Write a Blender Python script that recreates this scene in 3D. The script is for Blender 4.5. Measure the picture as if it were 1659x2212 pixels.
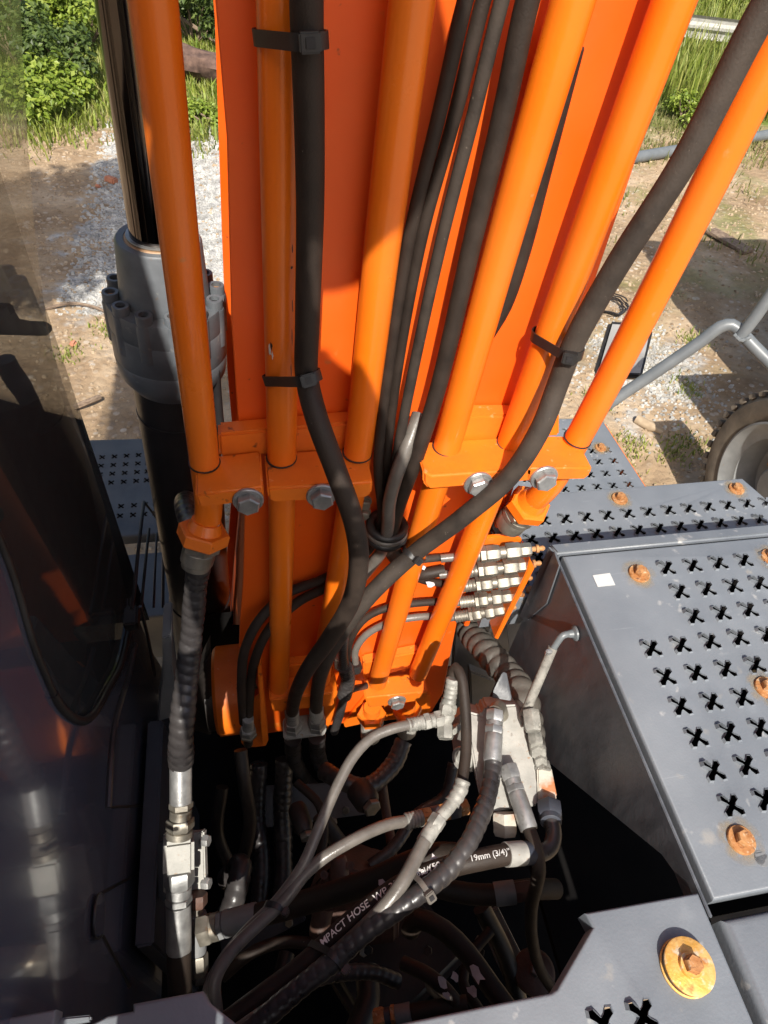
import bpy, bmesh, math, random
from mathutils import Vector, Matrix, noise as mnoise
from math import radians, sin, cos, pi, sqrt
random.seed(7)
SC = bpy.context.scene
for o in list(bpy.data.objects): bpy.data.objects.remove(o)
COL = SC.collection

# ---------------------------------------------------------------- camera (3 m above the ground, standing on the machine)
CAM_H = 3.0
OFF = Vector((0, 0, CAM_H))
FPX, CX, CY = 1450.0, 829.5, 1106.0          # focal length and centre of a 1659 x 2212 picture
up = -Vector((675-CX, -(2395-CY), -FPX)).normalized()
fw = Vector((450-CX, 480+CY, -FPX)).normalized()
fw = (fw - up*fw.dot(up)).normalized()
rt = fw.cross(up)
RM = Matrix((rt, fw, up))
cam_d = bpy.data.cameras.new('camera')
cam = bpy.data.objects.new('camera', cam_d); COL.objects.link(cam)
cam.matrix_world = Matrix.Translation(OFF) @ RM.to_4x4()
cam_d.sensor_fit = 'VERTICAL'; cam_d.sensor_height = 36; cam_d.sensor_width = 27
cam_d.lens = 36*FPX/2212
cam_d.clip_start = 0.02; cam_d.clip_end = 500
SC.camera = cam

# ---------------------------------------------------------------- daylight
SUN = Vector((0.084, 0.655, -0.750)).normalized()   # the way the light travels
w = bpy.data.worlds.new('World'); SC.world = w; w.use_nodes = True
nt = w.node_tree; bg = nt.nodes['Background']
sky = nt.nodes.new('ShaderNodeTexSky'); sky.sky_type = 'NISHITA'; sky.sun_disc = False
sky.dust_density = 3.5; sky.ozone_density = .6; sky.sun_elevation = math.asin(-SUN.z); sky.sun_rotation = math.atan2(-SUN.x, -SUN.y)
nt.links.new(sky.outputs[0], bg.inputs[0]); bg.inputs[1].default_value = 0.108
sl = bpy.data.lights.new('sun', 'SUN'); sl.energy = 4.7; sl.angle = radians(0.5); sl.color = (1, .95, .87)
so = bpy.data.objects.new('sun', sl); COL.objects.link(so)
so.rotation_euler = SUN.to_track_quat('-Z', 'Y').to_euler(); so.location = (-1, -6, 12)
SC.view_settings.view_transform = 'Standard'; SC.view_settings.look = 'None'
SC.view_settings.gamma = 1; SC.view_settings.use_curve_mapping = False
SC.view_settings.exposure = 0.58

# ---------------------------------------------------------------- measuring helpers (sight line met with a real plane of the place)
def ray(x, y): return RM @ Vector(((x-CX)/FPX, -(y-CY)/FPX, -1))
def aY(x, y, v): r = ray(x, y); return r*(v/r.y)
def aX(x, y, v): r = ray(x, y); return r*(v/r.x)
def aZ(x, y, v): r = ray(x, y); return r*(v/r.z)
def aD(x, y, v): return ray(x, y)*v
AT = {'Y': aY, 'X': aX, 'Z': aZ, 'D': aD}
def P(t, mode='D'):
    if len(t) == 4: return AT[t[2]](t[0], t[1], t[3])
    return AT[mode](t[0], t[1], t[2])
def V(*a): return Vector(a)

# ---------------------------------------------------------------- materials
MATS = {}
def mat(name, c1, c2=None, scale=12, rough=.45, rough2=None, metal=0., bump=0., bscale=None, coat=0.,
        spots=None, spot_lo=.62, spot_hi=.68, spot_scale=30, stretch=None, spec=.5, detail=6, dust=None, dust_amt=0., lo=.35, hi=.65, scratch=None, scratch_z=True):
    m = bpy.data.materials.new(name); m.use_nodes = True; n = m.node_tree.nodes; L = m.node_tree.links
    b = n['Principled BSDF']; b.inputs['Metallic'].default_value = metal
    b.inputs['Specular IOR Level'].default_value = spec
    if coat: b.inputs['Coat Weight'].default_value = coat; b.inputs['Coat Roughness'].default_value = .06
    g = n.new('ShaderNodeNewGeometry'); co = g.outputs['Position']
    if stretch:
        mp = n.new('ShaderNodeMapping'); mp.inputs['Scale'].default_value = stretch; L.new(co, mp.inputs[0]); cs = mp.outputs[0]
    else: cs = co
    nz = n.new('ShaderNodeTexNoise'); nz.inputs['Scale'].default_value = scale; nz.inputs['Detail'].default_value = detail
    nz.inputs['Roughness'].default_value = .6
    L.new(cs, nz.inputs['Vector'])
    rp = n.new('ShaderNodeValToRGB'); c2 = c2 or c1
    rp.color_ramp.elements[0].position = lo; rp.color_ramp.elements[1].position = hi
    rp.color_ramp.elements[0].color = (*c1, 1); rp.color_ramp.elements[1].color = (*c2, 1)
    L.new(nz.outputs['Fac'], rp.inputs[0]); col = rp.outputs[0]
    def mixc(fac, a, cc):
        mx = n.new('ShaderNodeMix'); mx.data_type = 'RGBA'; L.new(fac, mx.inputs[0]); L.new(a, mx.inputs[6]); mx.inputs[7].default_value = (*cc, 1)
        return mx.outputs[2]
    def ramp(sc, lo, hi, v=1., det=5, vec=None):
        z = n.new('ShaderNodeTexNoise'); z.inputs['Scale'].default_value = sc; z.inputs['Detail'].default_value = det; L.new(vec or co, z.inputs['Vector'])
        r = n.new('ShaderNodeMapRange'); r.inputs[1].default_value = lo; r.inputs[2].default_value = hi; r.inputs[4].default_value = v
        L.new(z.outputs['Fac'], r.inputs[0]); return r.outputs[0]
    if spots:
        for i, sp in enumerate(spots if isinstance(spots[0], (tuple, list)) else [spots]):
            col = mixc(ramp(spot_scale*(1+.7*i), spot_lo, spot_hi, .9), col, sp)
    if dust:
        col = mixc(ramp(7, .3, .75, dust_amt, 8), col, dust)
    if scratch:
        for k, (rot, sc_) in enumerate(((.5, (5, 150, 5)), (-.9, (4, 190, 4)), (1.35, (7, 120, 7)))):
            m_ = n.new('ShaderNodeMapping'); m_.inputs['Rotation'].default_value = (0, 0 if scratch_z else rot, rot); m_.inputs['Scale'].default_value = sc_; L.new(co, m_.inputs[0])
            a_ = ramp(1.0, .66, .70, .45, 3, m_.outputs[0]); k_ = ramp(6+2*k, .57, .66); mm = n.new('ShaderNodeMath'); mm.operation = 'MULTIPLY'; L.new(a_, mm.inputs[0]); L.new(k_, mm.inputs[1])
            col = mixc(mm.outputs[0], col, scratch)
    L.new(col, b.inputs['Base Color'])
    if rough2 is not None:
        r = n.new('ShaderNodeMapRange'); r.inputs[1].default_value = .3; r.inputs[2].default_value = .7
        r.inputs[3].default_value = rough; r.inputs[4].default_value = rough2; L.new(nz.outputs['Fac'], r.inputs[0]); L.new(r.outputs[0], b.inputs['Roughness'])
    else: b.inputs['Roughness'].default_value = rough
    if bump:
        z = n.new('ShaderNodeTexNoise'); z.inputs['Scale'].default_value = bscale or scale*5; z.inputs['Detail'].default_value = 5; L.new(co, z.inputs['Vector'])
        bp = n.new('ShaderNodeBump'); bp.inputs['Strength'].default_value = bump; bp.inputs['Distance'].default_value = .004
        L.new(z.outputs['Fac'], bp.inputs['Height']); L.new(bp.outputs[0], b.inputs['Normal'])
    MATS[name] = m; return m

ORANGE = mat('orange_paint', (.84, .168, .004), (.76, .142, .004), 4, .24, .42, bump=.05, bscale=160, detail=9, spots=[(.64, .20, .05)], spot_lo=.70, spot_hi=.76, spot_scale=48, coat=.2, dust=(.66, .24, .06), dust_amt=.22)
ORANGE_PLATE = mat('orange_plate_paint', (.82, .108, .003), (.74, .092, .003), 3.0, .36, .5, bump=.05, bscale=120, detail=9, spots=[(.60, .15, .03), (.2, .04, .01)], spot_lo=.70, spot_hi=.75, spot_scale=26, dust=(.62, .19, .045), dust_amt=.22)
ORANGE_WORN = mat('worn_orange_paint', (.82, .185, .010), (.68, .14, .010), 9, .38, .6, bump=.14, bscale=90, detail=10, spots=[(.12, .035, .012), (.75, .26, .09)], spot_lo=.665, spot_hi=.72, spot_scale=46)
HOSE = mat('black_hose_rubber', (.013, .009, .007), (.028, .019, .014), 26, .5, .7, bump=.15, bscale=500, spots=(.12, .1, .085), spot_lo=.73, spot_hi=.77, spot_scale=150, spec=.3, dust=(.06, .043, .033), dust_amt=.3)
HOSE_DUSTY = mat('dusty_hose_rubber', (.016, .012, .010), (.036, .027, .021), 34, .6, .8, bump=.16, bscale=330, spots=(.17, .14, .11), spot_lo=.69, spot_hi=.76, spot_scale=210, spec=.3, dust=(.085, .066, .052), dust_amt=.45)
HOSE_GREY = mat('grey_hose_cover', (.105, .093, .081), (.15, .134, .117), 30, .28, .40, bump=.1, bscale=300, spots=(.25, .23, .2), spot_lo=.72, spot_hi=.76, spot_scale=160)
SPIRAL = mat('spiral_guard_plastic', (.014, .012, .013), (.032, .029, .029), 20, .24, .42, dust=(.10, .09, .085), dust_amt=.5, bump=.08, bscale=200)
SPIRAL_DUSTY = mat('dusty_spiral_guard', (.042, .038, .034), (.09, .082, .072), 22, .5, .7, bump=.2, bscale=200, dust=(.17, .15, .125), dust_amt=.4)
BARK = mat('dark_bark', (.06, .034, .026), (.15, .09, .066), 11, .9, bump=.5, bscale=40)
PLASTIC = mat('black_plastic', (.012, .011, .011), (.022, .02, .019), 30, .4, .55, bump=.05, bscale=300)
STEEL = mat('zinc_steel', (.20, .182, .15), (.33, .305, .255), 24, .36, .52, metal=.7, bump=.08, bscale=180, spots=(.30, .2, .11), spot_lo=.66, spot_hi=.74, spot_scale=40)
STEEL_BRIGHT = mat('bright_zinc', (.28, .28, .275), (.43, .43, .42), 40, .32, .48, metal=.65, bump=.1, bscale=220, spots=(.28, .27, .25), spot_lo=.66, spot_hi=.73, spot_scale=60)
BLOCK = mat('dusty_cast_zinc', (.30, .295, .27), (.42, .41, .375), 30, .55, .75, metal=.15, bump=.12, bscale=260, spots=[(.20, .185, .16), (.30, .17, .09)], spot_lo=.64, spot_hi=.74, spot_scale=60)
RUSTY_BLOCK = mat('rust_stained_zinc', (.38, .36, .30), (.52, .48, .41), 30, .6, .75, bump=.25, bscale=200, spots=(.42, .13, .03), spot_lo=.55, spot_hi=.66, spot_scale=28)
RUST = mat('rusty_steel', (.32, .125, .035), (.48, .25, .10), 70, .6, .8, metal=.2, bump=.14, bscale=300, spots=[(.52, .38, .24), (.10, .035, .018)], spot_lo=.58, spot_hi=.68, spot_scale=130)
RUST_YELLOW = mat('yellow_passivated_rust', (.60, .30, .05), (.68, .42, .15), 40, .5, .65, metal=.3, bump=.2, bscale=250, spots=[(.38, .13, .03), (.60, .52, .38)], spot_lo=.56, spot_hi=.68, spot_scale=50)
RUST_STAIN = (.40, .26, .12)
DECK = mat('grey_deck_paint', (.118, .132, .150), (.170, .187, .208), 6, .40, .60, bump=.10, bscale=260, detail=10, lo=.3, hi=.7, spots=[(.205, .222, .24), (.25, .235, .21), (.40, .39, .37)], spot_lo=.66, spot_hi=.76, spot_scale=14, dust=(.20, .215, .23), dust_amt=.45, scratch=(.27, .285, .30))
WALK = mat('shade_toned_walkway_paint', (.060, .063, .066), (.095, .098, .10), 7, .5, .65, bump=.1, bscale=200, dust=(.13, .12, .105), dust_amt=.4)  # deck paint darkened: the left walkway's shade is put into its colour
DECK_SIDE = mat('shaded_deck_paint', (.055, .060, .070), (.105, .113, .127), 10, .3, .5, bump=.08, bscale=150, stretch=(3, 3.5, 1.2), dust=(.10, .10, .10), dust_amt=.25, scratch=(.13, .135, .14), scratch_z=False)  # deck paint made darker: the side's grazing light is put into the colour
SLEEVE = mat('worn_grey_sleeve', (.10, .095, .085), (.27, .255, .225), 38, .6, .8, bump=.15, bscale=200, spots=(.07, .065, .06), spot_lo=.6, spot_hi=.68, spot_scale=70)
FITTING = mat('dusty_grey_fitting', (.20, .195, .175), (.34, .33, .295), 50, .5, .7, metal=.25, bump=.12, bscale=260, spots=[(.13, .12, .10), (.42, .40, .35)], spot_lo=.62, spot_hi=.71, spot_scale=90)
FRAME = mat('blue_grey_frame_paint', (.035, .040, .055), (.055, .06, .075), 8, .4, .55, bump=.05, bscale=120)
FRAME_PALE = mat('pale_grey_frame_paint', (.12, .13, .14), (.18, .19, .2), 12, .5, .65, bump=.1, bscale=150, dust=(.25, .23, .2), dust_amt=.4)
CABPAINT = mat('glossy_dark_cab_paint', (.085, .092, .125), (.10, .108, .145), 2, .14, .22, coat=.8, spots=(.08, .08, .085), spot_lo=.77, spot_hi=.79, spot_scale=60)
VOID = mat('unlit_black', (.004, .0035, .0035), (.009, .008, .0075), 9, .8, .95, spec=.1)  # near-black standing in for deep shade on bay walls and under plates
BLACK = mat('oily_black', (.012, .010, .009), (.034, .028, .024), 15, .4, .6, bump=.1, bscale=80)
INTERIOR = mat('dark_cab_trim', (.008, .007, .008), (.014, .012, .013), 18, .5, .7)
PUMP = mat('reddish_pump_casting', (.06, .030, .021), (.11, .056, .040), 30, .5, .7, bump=.3, bscale=120)
GLAND = mat('cylinder_grey_paint', (.085, .094, .104), (.125, .136, .148), 18, .34, .5, bump=.06, bscale=150, spots=[(.20, .195, .185), (.14, .10, .07)], spot_lo=.66, spot_hi=.74, spot_scale=40)
BARREL = mat('cylinder_dark_paint', (.02, .018, .019), (.03, .027, .027), 18, .3, .4, bump=.04, bscale=150)
CHROME = mat('chrome_rod', (.115, .10, .095), (.14, .125, .115), 9, .06, .10, metal=1.0)
SEAL_RED = mat('wiper_seal', (.38, .22, .12), (.45, .3, .18), 20, .5)
STICKER = mat('faded_sticker', (.48, .47, .43), (.58, .57, .53), 40, .5, .6)
WHITE_STICKER = mat('white_sticker', (.46, .46, .44), (.54, .54, .52), 60, .5, spots=(.5, .5, .48), spot_lo=.66, spot_hi=.7, spot_scale=90)
PRINT = mat('white_print', (.40, .39, .375), (.58, .57, .55), 220, .6)
PEEL = mat('peeling_white_tape', (.42, .38, .39), (.56, .51, .51), 50, .7, bump=.3, bscale=120)
RAILGREY = mat('grey_rail_paint', (.115, .127, .135), (.15, .163, .17), 10, .35, .45, spots=(.3, .3, .3), spot_lo=.74, spot_hi=.78)
TYRE = mat('dusty_tyre_rubber', (.055, .045, .037), (.13, .105, .08), 10, .75, .9, bump=.3, bscale=90, dust=(.2, .16, .11), dust_amt=.4)
RIM = mat('grey_wheel_rim', (.15, .155, .155), (.22, .225, .22), 8, .4, .55, spots=(.2, .15, .1), spot_lo=.68, spot_hi=.74)
WOOD = mat('dry_wood', (.12, .08, .055), (.26, .19, .13), 14, .8, .9, bump=.5, bscale=40, stretch=(2, 2, 10))
STONE = mat('pale_gravel_stone', (.26, .255, .24), (.48, .47, .44), 9, .8, .9, bump=.3, bscale=60, detail=2)
STONE_TAN = mat('tan_stone', (.22, .155, .095), (.44, .34, .23), 9, .85, .9, bump=.3, bscale=60, detail=2)
BRICKRED = mat('red_brick_piece', (.40, .15, .08), (.5, .22, .13), 20, .85, bump=.3, bscale=60)
MIRROR = mat('dusty_mirror_glass', (.24, .235, .22), (.34, .33, .31), 5, .25, .4, metal=.1)
SKIN = mat('skin', (.45, .24, .16), (.5, .28, .19), 20, .5)
SHIRT = mat('blue_work_shirt', (.04, .07, .16), (.05, .09, .19), 30, .85)
TROUSER = mat('dark_trousers', (.03, .03, .035), (.045, .045, .05), 30, .85)
HAIR = mat('dark_hair', (.012, .009, .007), (.02, .015, .012), 60, .5)

def foliage(name, a, b, c, trans=.35):
    m = bpy.data.materials.new(name); m.use_nodes = True; n = m.node_tree.nodes; L = m.node_tree.links
    bs = n['Principled BSDF']; bs.inputs['Roughness'].default_value = .5
    g = n.new('ShaderNodeNewGeometry'); r = n.new('ShaderNodeValToRGB'); e = r.color_ramp.elements
    e[0].color = (*a, 1); e[1].color = (*c, 1); k = e.new(.5); k.color = (*b, 1)
    L.new(g.outputs['Random Per Island'], r.inputs[0]); L.new(r.outputs[0], bs.inputs['Base Color'])
    tr = n.new('ShaderNodeBsdfTranslucent'); L.new(r.outputs[0], tr.inputs[0])
    mx = n.new('ShaderNodeMixShader'); mx.inputs[0].default_value = trans
    L.new(bs.outputs[0], mx.inputs[1]); L.new(tr.outputs[0], mx.inputs[2]); L.new(mx.outputs[0], n['Material Output'].inputs[0])
    return m
LEAF = foliage('shrub_leaf', (.10, .155, .015), (.20, .28, .028), (.32, .38, .06))
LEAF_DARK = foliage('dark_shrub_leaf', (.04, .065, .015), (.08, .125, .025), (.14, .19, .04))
BLADE = foliage('grass_blade', (.14, .19, .025), (.25, .30, .05), (.38, .37, .11))
BLADE_DRY = foliage('dry_grass_blade', (.14, .17, .04), (.24, .24, .08), (.36, .31, .15))

def glass_mat():
    m = bpy.data.materials.new('tinted_cab_glass'); m.use_nodes = True; n = m.node_tree.nodes; L = m.node_tree.links
    n.remove(n['Principled BSDF'])
    t = n.new('ShaderNodeBsdfTransparent'); t.inputs[0].default_value = (.60, .60, .585, 1)
    g = n.new('ShaderNodeBsdfGlossy'); g.inputs['Roughness'].default_value = .03
    fr = n.new('ShaderNodeFresnel'); fr.inputs[0].default_value = 1.5
    mx = n.new('ShaderNodeMixShader'); L.new(fr.outputs[0], mx.inputs[0]); L.new(t.outputs[0], mx.inputs[1]); L.new(g.outputs[0], mx.inputs[2])
    df = n.new('ShaderNodeBsdfDiffuse'); df.inputs[0].default_value = (.45, .45, .43, 1); m2 = n.new('ShaderNodeMixShader'); m2.inputs[0].default_value = .06  # thin diffuse veil painted in for the sky's haze on the pane
    L.new(mx.outputs[0], m2.inputs[1]); L.new(df.outputs[0], m2.inputs[2]); L.new(m2.outputs[0], n['Material Output'].inputs[0]); return m
GLASS = glass_mat()

# ---------------------------------------------------------------- object helpers
NAMES = []
def tag(o, label=None, cat=None, group=None, kind=None):
    if label: o['label'] = label
    if cat: o['category'] = cat
    if group: o['group'] = group
    if kind: o['kind'] = kind
    return o
def thing(name, p, label, cat, group=None):
    o = bpy.data.objects.new(name, None); COL.objects.link(o)
    o.location = Vector(p) + OFF; o.empty_display_size = .05
    o['_w'] = tuple(o.location)
    return tag(o, label, cat, group)

class MB:
    """collects shapes (camera-relative metres) and links them as one mesh object"""
    def __init__(s): s.v = []; s.f = []
    def add(s, vs, fs):
        k = len(s.v); s.v += [Vector(a) for a in vs]; s.f += [tuple(i+k for i in f) for f in fs]; return s
    def bm(s, b):
        b.verts.index_update(); return s.add([v.co.copy() for v in b.verts], [[v.index for v in f.verts] for f in b.faces])
    def tube(s, pts, r, seg=16, caps=True, rfun=None):
        n = len(pts); T = []
        for i in range(n):
            a = pts[max(i-1, 0)]; c = pts[min(i+1, n-1)]; T.append((c-a).normalized())
        ref = V(0, 0, 1) if abs(T[0].z) < .9 else V(1, 0, 0)
        u = (ref - T[0]*ref.dot(T[0])).normalized(); k = len(s.v); L = 0
        for i in range(n):
            u = (u - T[i]*u.dot(T[i])).normalized(); w_ = T[i].cross(u)
            if i: L += (pts[i]-pts[i-1]).length
            for j in range(seg):
                a = 2*pi*j/seg
                rr = rfun(L, a, i/(n-1)) if rfun else (r[i] if isinstance(r, list) else r)
                s.v.append(pts[i] + (u*cos(a) + w_*sin(a))*rr)
        for i in range(n-1):
            for j in range(seg):
                a = k+i*seg+j; b = k+i*seg+(j+1) % seg
                s.f.append((a, b, b+seg, a+seg))
        if caps:
            s.f.append(tuple(k+j for j in reversed(range(seg)))); s.f.append(tuple(k+(n-1)*seg+j for j in range(seg)))
        return s
    def lathe(s, p, d, prof, seg=24, phase=0, caps=True):
        """prof: (distance along d, radius)"""
        d = d.normalized(); ref = V(0, 0, 1) if abs(d.z) < .9 else V(1, 0, 0)
        u = (ref - d*ref.dot(d)).normalized(); w_ = d.cross(u); k = len(s.v)
        for (t, r) in prof:
            for j in range(seg):
                a = 2*pi*j/seg+phase; s.v.append(p + d*t + (u*cos(a)+w_*sin(a))*max(r, 1e-4))
        m = len(prof)
        for i in range(m-1):
            for j in range(seg):
                a = k+i*seg+j; b = k+i*seg+(j+1) % seg; s.f.append((a, b, b+seg, a+seg))
        if caps: s.f.append(tuple(k+j for j in reversed(range(seg)))); s.f.append(tuple(k+(m-1)*seg+j for j in range(seg)))
        return s
    def hexnut(s, p, d, r, h, phase=0, ch=.12):
        """hexagon with chamfered corners"""
        d = d.normalized()
        return s.lathe(p, d, [(0, r*.93), (h*.1, r), (h*(1-ch*1.5), r), (h, r*.86)], 6, phase)
    def box(s, c, sx, sy, sz, rot=None, bev=.003, seg=2):
        b = bmesh.new(); bmesh.ops.create_cube(b, size=1)
        for v in b.verts: v.co = Vector((v.co.x*sx, v.co.y*sy, v.co.z*sz))
        if bev: bmesh.ops.bevel(b, geom=b.edges[:], offset=min(bev, .45*min(sx, sy, sz)), segments=seg, affect='EDGES')
        if rot: bmesh.ops.rotate(b, verts=b.verts, matrix=rot)
        bmesh.ops.translate(b, verts=b.verts, vec=c); s.bm(b); b.free(); return s
    def prism(s, poly, ext, bev=.002, seg=2):
        b = bmesh.new(); vs = [b.verts.new(p) for p in poly]; f = b.faces.new(vs)
        r = bmesh.ops.extrude_face_region(b, geom=[f]); nv = [e for e in r['geom'] if isinstance(e, bmesh.types.BMVert)]
        bmesh.ops.translate(b, verts=nv, vec=ext); bmesh.ops.recalc_face_normals(b, faces=b.faces)
        if bev: bmesh.ops.bevel(b, geom=b.edges[:], offset=bev, segments=seg, affect='EDGES', clamp_overlap=True)
        s.bm(b); b.free(); return s
    def build(s, name, m, parent=None, smooth=40):
        me = bpy.data.meshes.new(name)
        lo = Vector([min(v[i] for v in s.v) for i in range(3)]); hi = Vector([max(v[i] for v in s.v) for i in range(3)])
        org = Vector(((lo.x+hi.x)/2, (lo.y+hi.y)/2, lo.z))
        me.from_pydata([v-org for v in s.v], [], s.f); me.update()
        b = bmesh.new(); b.from_mesh(me); bmesh.ops.recalc_face_normals(b, faces=b.faces); b.to_mesh(me); b.free()
        if smooth: me.shade_smooth(); me.set_sharp_from_angle(angle=radians(smooth))
        else: me.shade_flat()
        me.materials.append(m)
        o = bpy.data.objects.new(name, me); COL.objects.link(o)
        wloc = org + OFF; o['_w'] = tuple(wloc)
        if parent is not None:
            o.parent = parent; o.location = wloc - Vector(parent['_w'])
        else: o.location = wloc
        return o

def spline(ctrl, step=.012):
    """centripetal-like Catmull-Rom through the control points"""
    c = [ctrl[0]*2-ctrl[1]] + list(ctrl) + [ctrl[-1]*2-ctrl[-2]]; out = []
    for i in range(1, len(c)-2):
        a, b, d, e = c[i-1], c[i], c[i+1], c[i+2]; n = max(2, int((d-b).length/step))
        t0 = 0; t1 = max((b-a).length, 1e-4)**.5; t2 = t1+max((d-b).length, 1e-4)**.5; t3 = t2+max((e-d).length, 1e-4)**.5
        for k in range(n):
            t = t1+(t2-t1)*k/n
            A1 = a*((t1-t)/(t1-t0))+b*((t-t0)/(t1-t0)); A2 = b*((t2-t)/(t2-t1))+d*((t-t1)/(t2-t1)); A3 = d*((t3-t)/(t3-t2))+e*((t-t2)/(t3-t2))
            B1 = A1*((t2-t)/(t2-t0))+A2*((t-t0)/(t2-t0)); B2 = A2*((t3-t)/(t3-t1))+A3*((t-t1)/(t3-t1))
            out.append(B1*((t2-t)/(t2-t1))+B2*((t-t1)/(t2-t1)))
    out.append(ctrl[-1]); return out
def corr(r, pitch=.012, amp=.10, skew=True):
    """wrapped or spiral-guard profile: overlapping steps that run round the hose"""
    def f(L, a, t):
        ph = (L/pitch + a/(2*pi)) % 1
        w_ = abs(sin(pi*ph))**.5
        return r*(1-amp+amp*w_) * (1+.03*sin(L*61+1.3))
    return f
def hose(name, ctrl, r, m, label, cat='hose', group=None, mode='D', rfun=None, seg=14, step=.012, parent=None, pname=None):
    pts = spline([P(t, mode) for t in ctrl], step)
    o = MB().tube(pts, r, seg, rfun=rfun).build(name, m, parent)
    if label: tag(o, label, cat, group)
    return o, pts

# ================================================================ SETTING: ground, gravel, grass
GZ = -3.0
def gh(x, y):
    """gentle unevenness of the yard"""
    return GZ + .05*mnoise.noise(V(x*.7, y*.7, 0)) + .02*mnoise.noise(V(x*3, y*3, 4)) + .008*mnoise.noise(V(x*11, y*11, 9)) + (max(0, y-12)*.01)
def axis(lo, hi, fine, far, g=1.25):
    a = [lo+i*fine for i in range(int((hi-lo)/fine)+1)]; st = fine
    while a[-1] < far: st *= g; a.append(a[-1]+st)
    st = fine
    while a[0] > -far: st *= g; a.insert(0, a[0]-st)
    return a
xs = axis(-4.5, 8, .07, 250); ys = axis(.5, 13, .07, 250)
g = MB(); g.v = [V(x, y, gh(x, y)) for y in ys for x in xs]; nx = len(xs)
g.f = [(j*nx+i, j*nx+i+1, (j+1)*nx+i+1, (j+1)*nx+i) for j in range(len(ys)-1) for i in range(nx-1)]

def ground_mat():
    m = bpy.data.materials.new('dry_yard_earth'); m.use_nodes = True; n = m.node_tree.nodes; L = m.node_tree.links
    b = n['Principled BSDF']; b.inputs['Roughness'].default_value = .9; b.inputs['Specular IOR Level'].default_value = .2
    g = n.new('ShaderNodeNewGeometry'); sp = n.new('ShaderNodeSeparateXYZ'); L.new(g.outputs['Position'], sp.inputs[0])
    def nz(scale, det=6, rough=.6):
        z = n.new('ShaderNodeTexNoise'); z.inputs['Scale'].default_value = scale; z.inputs['Detail'].default_value = det; z.inputs['Roughness'].default_value = rough
        L.new(g.outputs['Position'], z.inputs['Vector']); return z.outputs['Fac']
    def mr(v, a, c, o0=0., o1=1.):
        r = n.new('ShaderNodeMapRange'); r.inputs[1].default_value = a; r.inputs[2].default_value = c; r.inputs[3].default_value = o0; r.inputs[4].default_value = o1; L.new(v, r.inputs[0]); return r.outputs[0]
    def ma(op, a, c):
        k = n.new('ShaderNodeMath'); k.operation = op
        for i, q in enumerate((a, c)):
            if isinstance(q, (int, float)): k.inputs[i].default_value = q
            else: L.new(q, k.inputs[i])
        return k.outputs[0]
    def mix(f, a, c):
        k = n.new('ShaderNodeMix'); k.data_type = 'RGBA'; L.new(f, k.inputs[0])
        for i, q in ((6, a), (7, c)):
            if isinstance(q, tuple): k.inputs[i].default_value = (*q, 1)
            else: L.new(q, k.inputs[i])
        return k.outputs[2]
    x, y = sp.outputs[0], sp.outputs[1]
    def cramp(v, stops):
        r = n.new('ShaderNodeValToRGB'); e = r.color_ramp.elements
        e[0].position = stops[0][0]; e[0].color = (*stops[0][1], 1); e[1].position = stops[-1][0]; e[1].color = (*stops[-1][1], 1)
        for p, c in stops[1:-1]: k = e.new(p); k.color = (*c, 1)
        L.new(v, r.inputs[0]); return r.outputs[0]
    dirt = cramp(nz(1.3, 9, .66), [(.3, (.18, .115, .065)), (.5, (.33, .235, .145)), (.68, (.50, .39, .27))])
    vo = n.new('ShaderNodeTexVoronoi'); vo.inputs['Scale'].default_value = 17; L.new(g.outputs['Position'], vo.inputs['Vector'])
    bw = n.new('ShaderNodeRGBToBW'); L.new(vo.outputs['Color'], bw.inputs[0])
    peb = cramp(bw.outputs[0], [(0., (.22, .16, .11)), (.5, (.36, .28, .2)), (1., (.62, .56, .48))])
    dirt = mix(ma('MULTIPLY', mr(vo.outputs['Distance'], .42, .3), mr(nz(2.5), .46, .58, 0, .8)), dirt, peb)
    # pale gravel strip beside the left track
    vg = n.new('ShaderNodeTexVoronoi'); vg.inputs['Scale'].default_value = 26; L.new(g.outputs['Position'], vg.inputs['Vector'])
    bg_ = n.new('ShaderNodeRGBToBW'); L.new(vg.outputs['Color'], bg_.inputs[0])
    grav = cramp(bg_.outputs[0], [(0., (.22, .215, .20)), (.5, (.36, .35, .33)), (1., (.52, .51, .48))])
    edge = mr(nz(2.2, 4), .3, .7, -.35, .35)
    xe = ma('ADD', x, edge); ye = ma('ADD', y, ma('MULTIPLY', edge, 1.4))
    gl = ma('MULTIPLY', ma('MULTIPLY', mr(xe, -1.42, -1.25), mr(xe, 1.0, .6)), ma('MULTIPLY', mr(ye, 4.7, 5.1), mr(ye, 9.0, 8.5)))
    gr = ma('MULTIPLY', ma('MULTIPLY', mr(xe, 2.55, 2.75), mr(xe, 3.5, 3.3)), ma('MULTIPLY', mr(ye, 3.3, 3.6), mr(ye, 4.5, 4.2)))
    dirt = mix(ma('MAXIMUM', gl, ma('MULTIPLY', gr, .7)), dirt, grav)
    # grass roots: far field green, worn patches nearer
    green = cramp(nz(5, 8, .7), [(.3, (.05, .07, .015)), (.55, (.13, .17, .035)), (.75, (.26, .25, .09))])
    far = mr(ye, 8.4, 9.4)
    patch = ma('MULTIPLY', mr(nz(1.1, 5), .5, .62, 0, .55), mr(xe, 1.5, 2.5))
    patch = ma('MULTIPLY', patch, mr(ye, 3.6, 6.5, .15, 1.))
    f = ma('MAXIMUM', far, patch)
    col = mix(f, dirt, green)
    L.new(col, b.inputs['Base Color'])
    bp = n.new('ShaderNodeBump'); bp.inputs['Distance'].default_value = .03; bp.inputs['Strength'].default_value = .8
    hh = ma('ADD', ma('MULTIPLY', nz(9, 8, .7), 1.), ma('MULTIPLY', ma('SUBTRACT', .6, vo.outputs['Distance']), .5))
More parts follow.
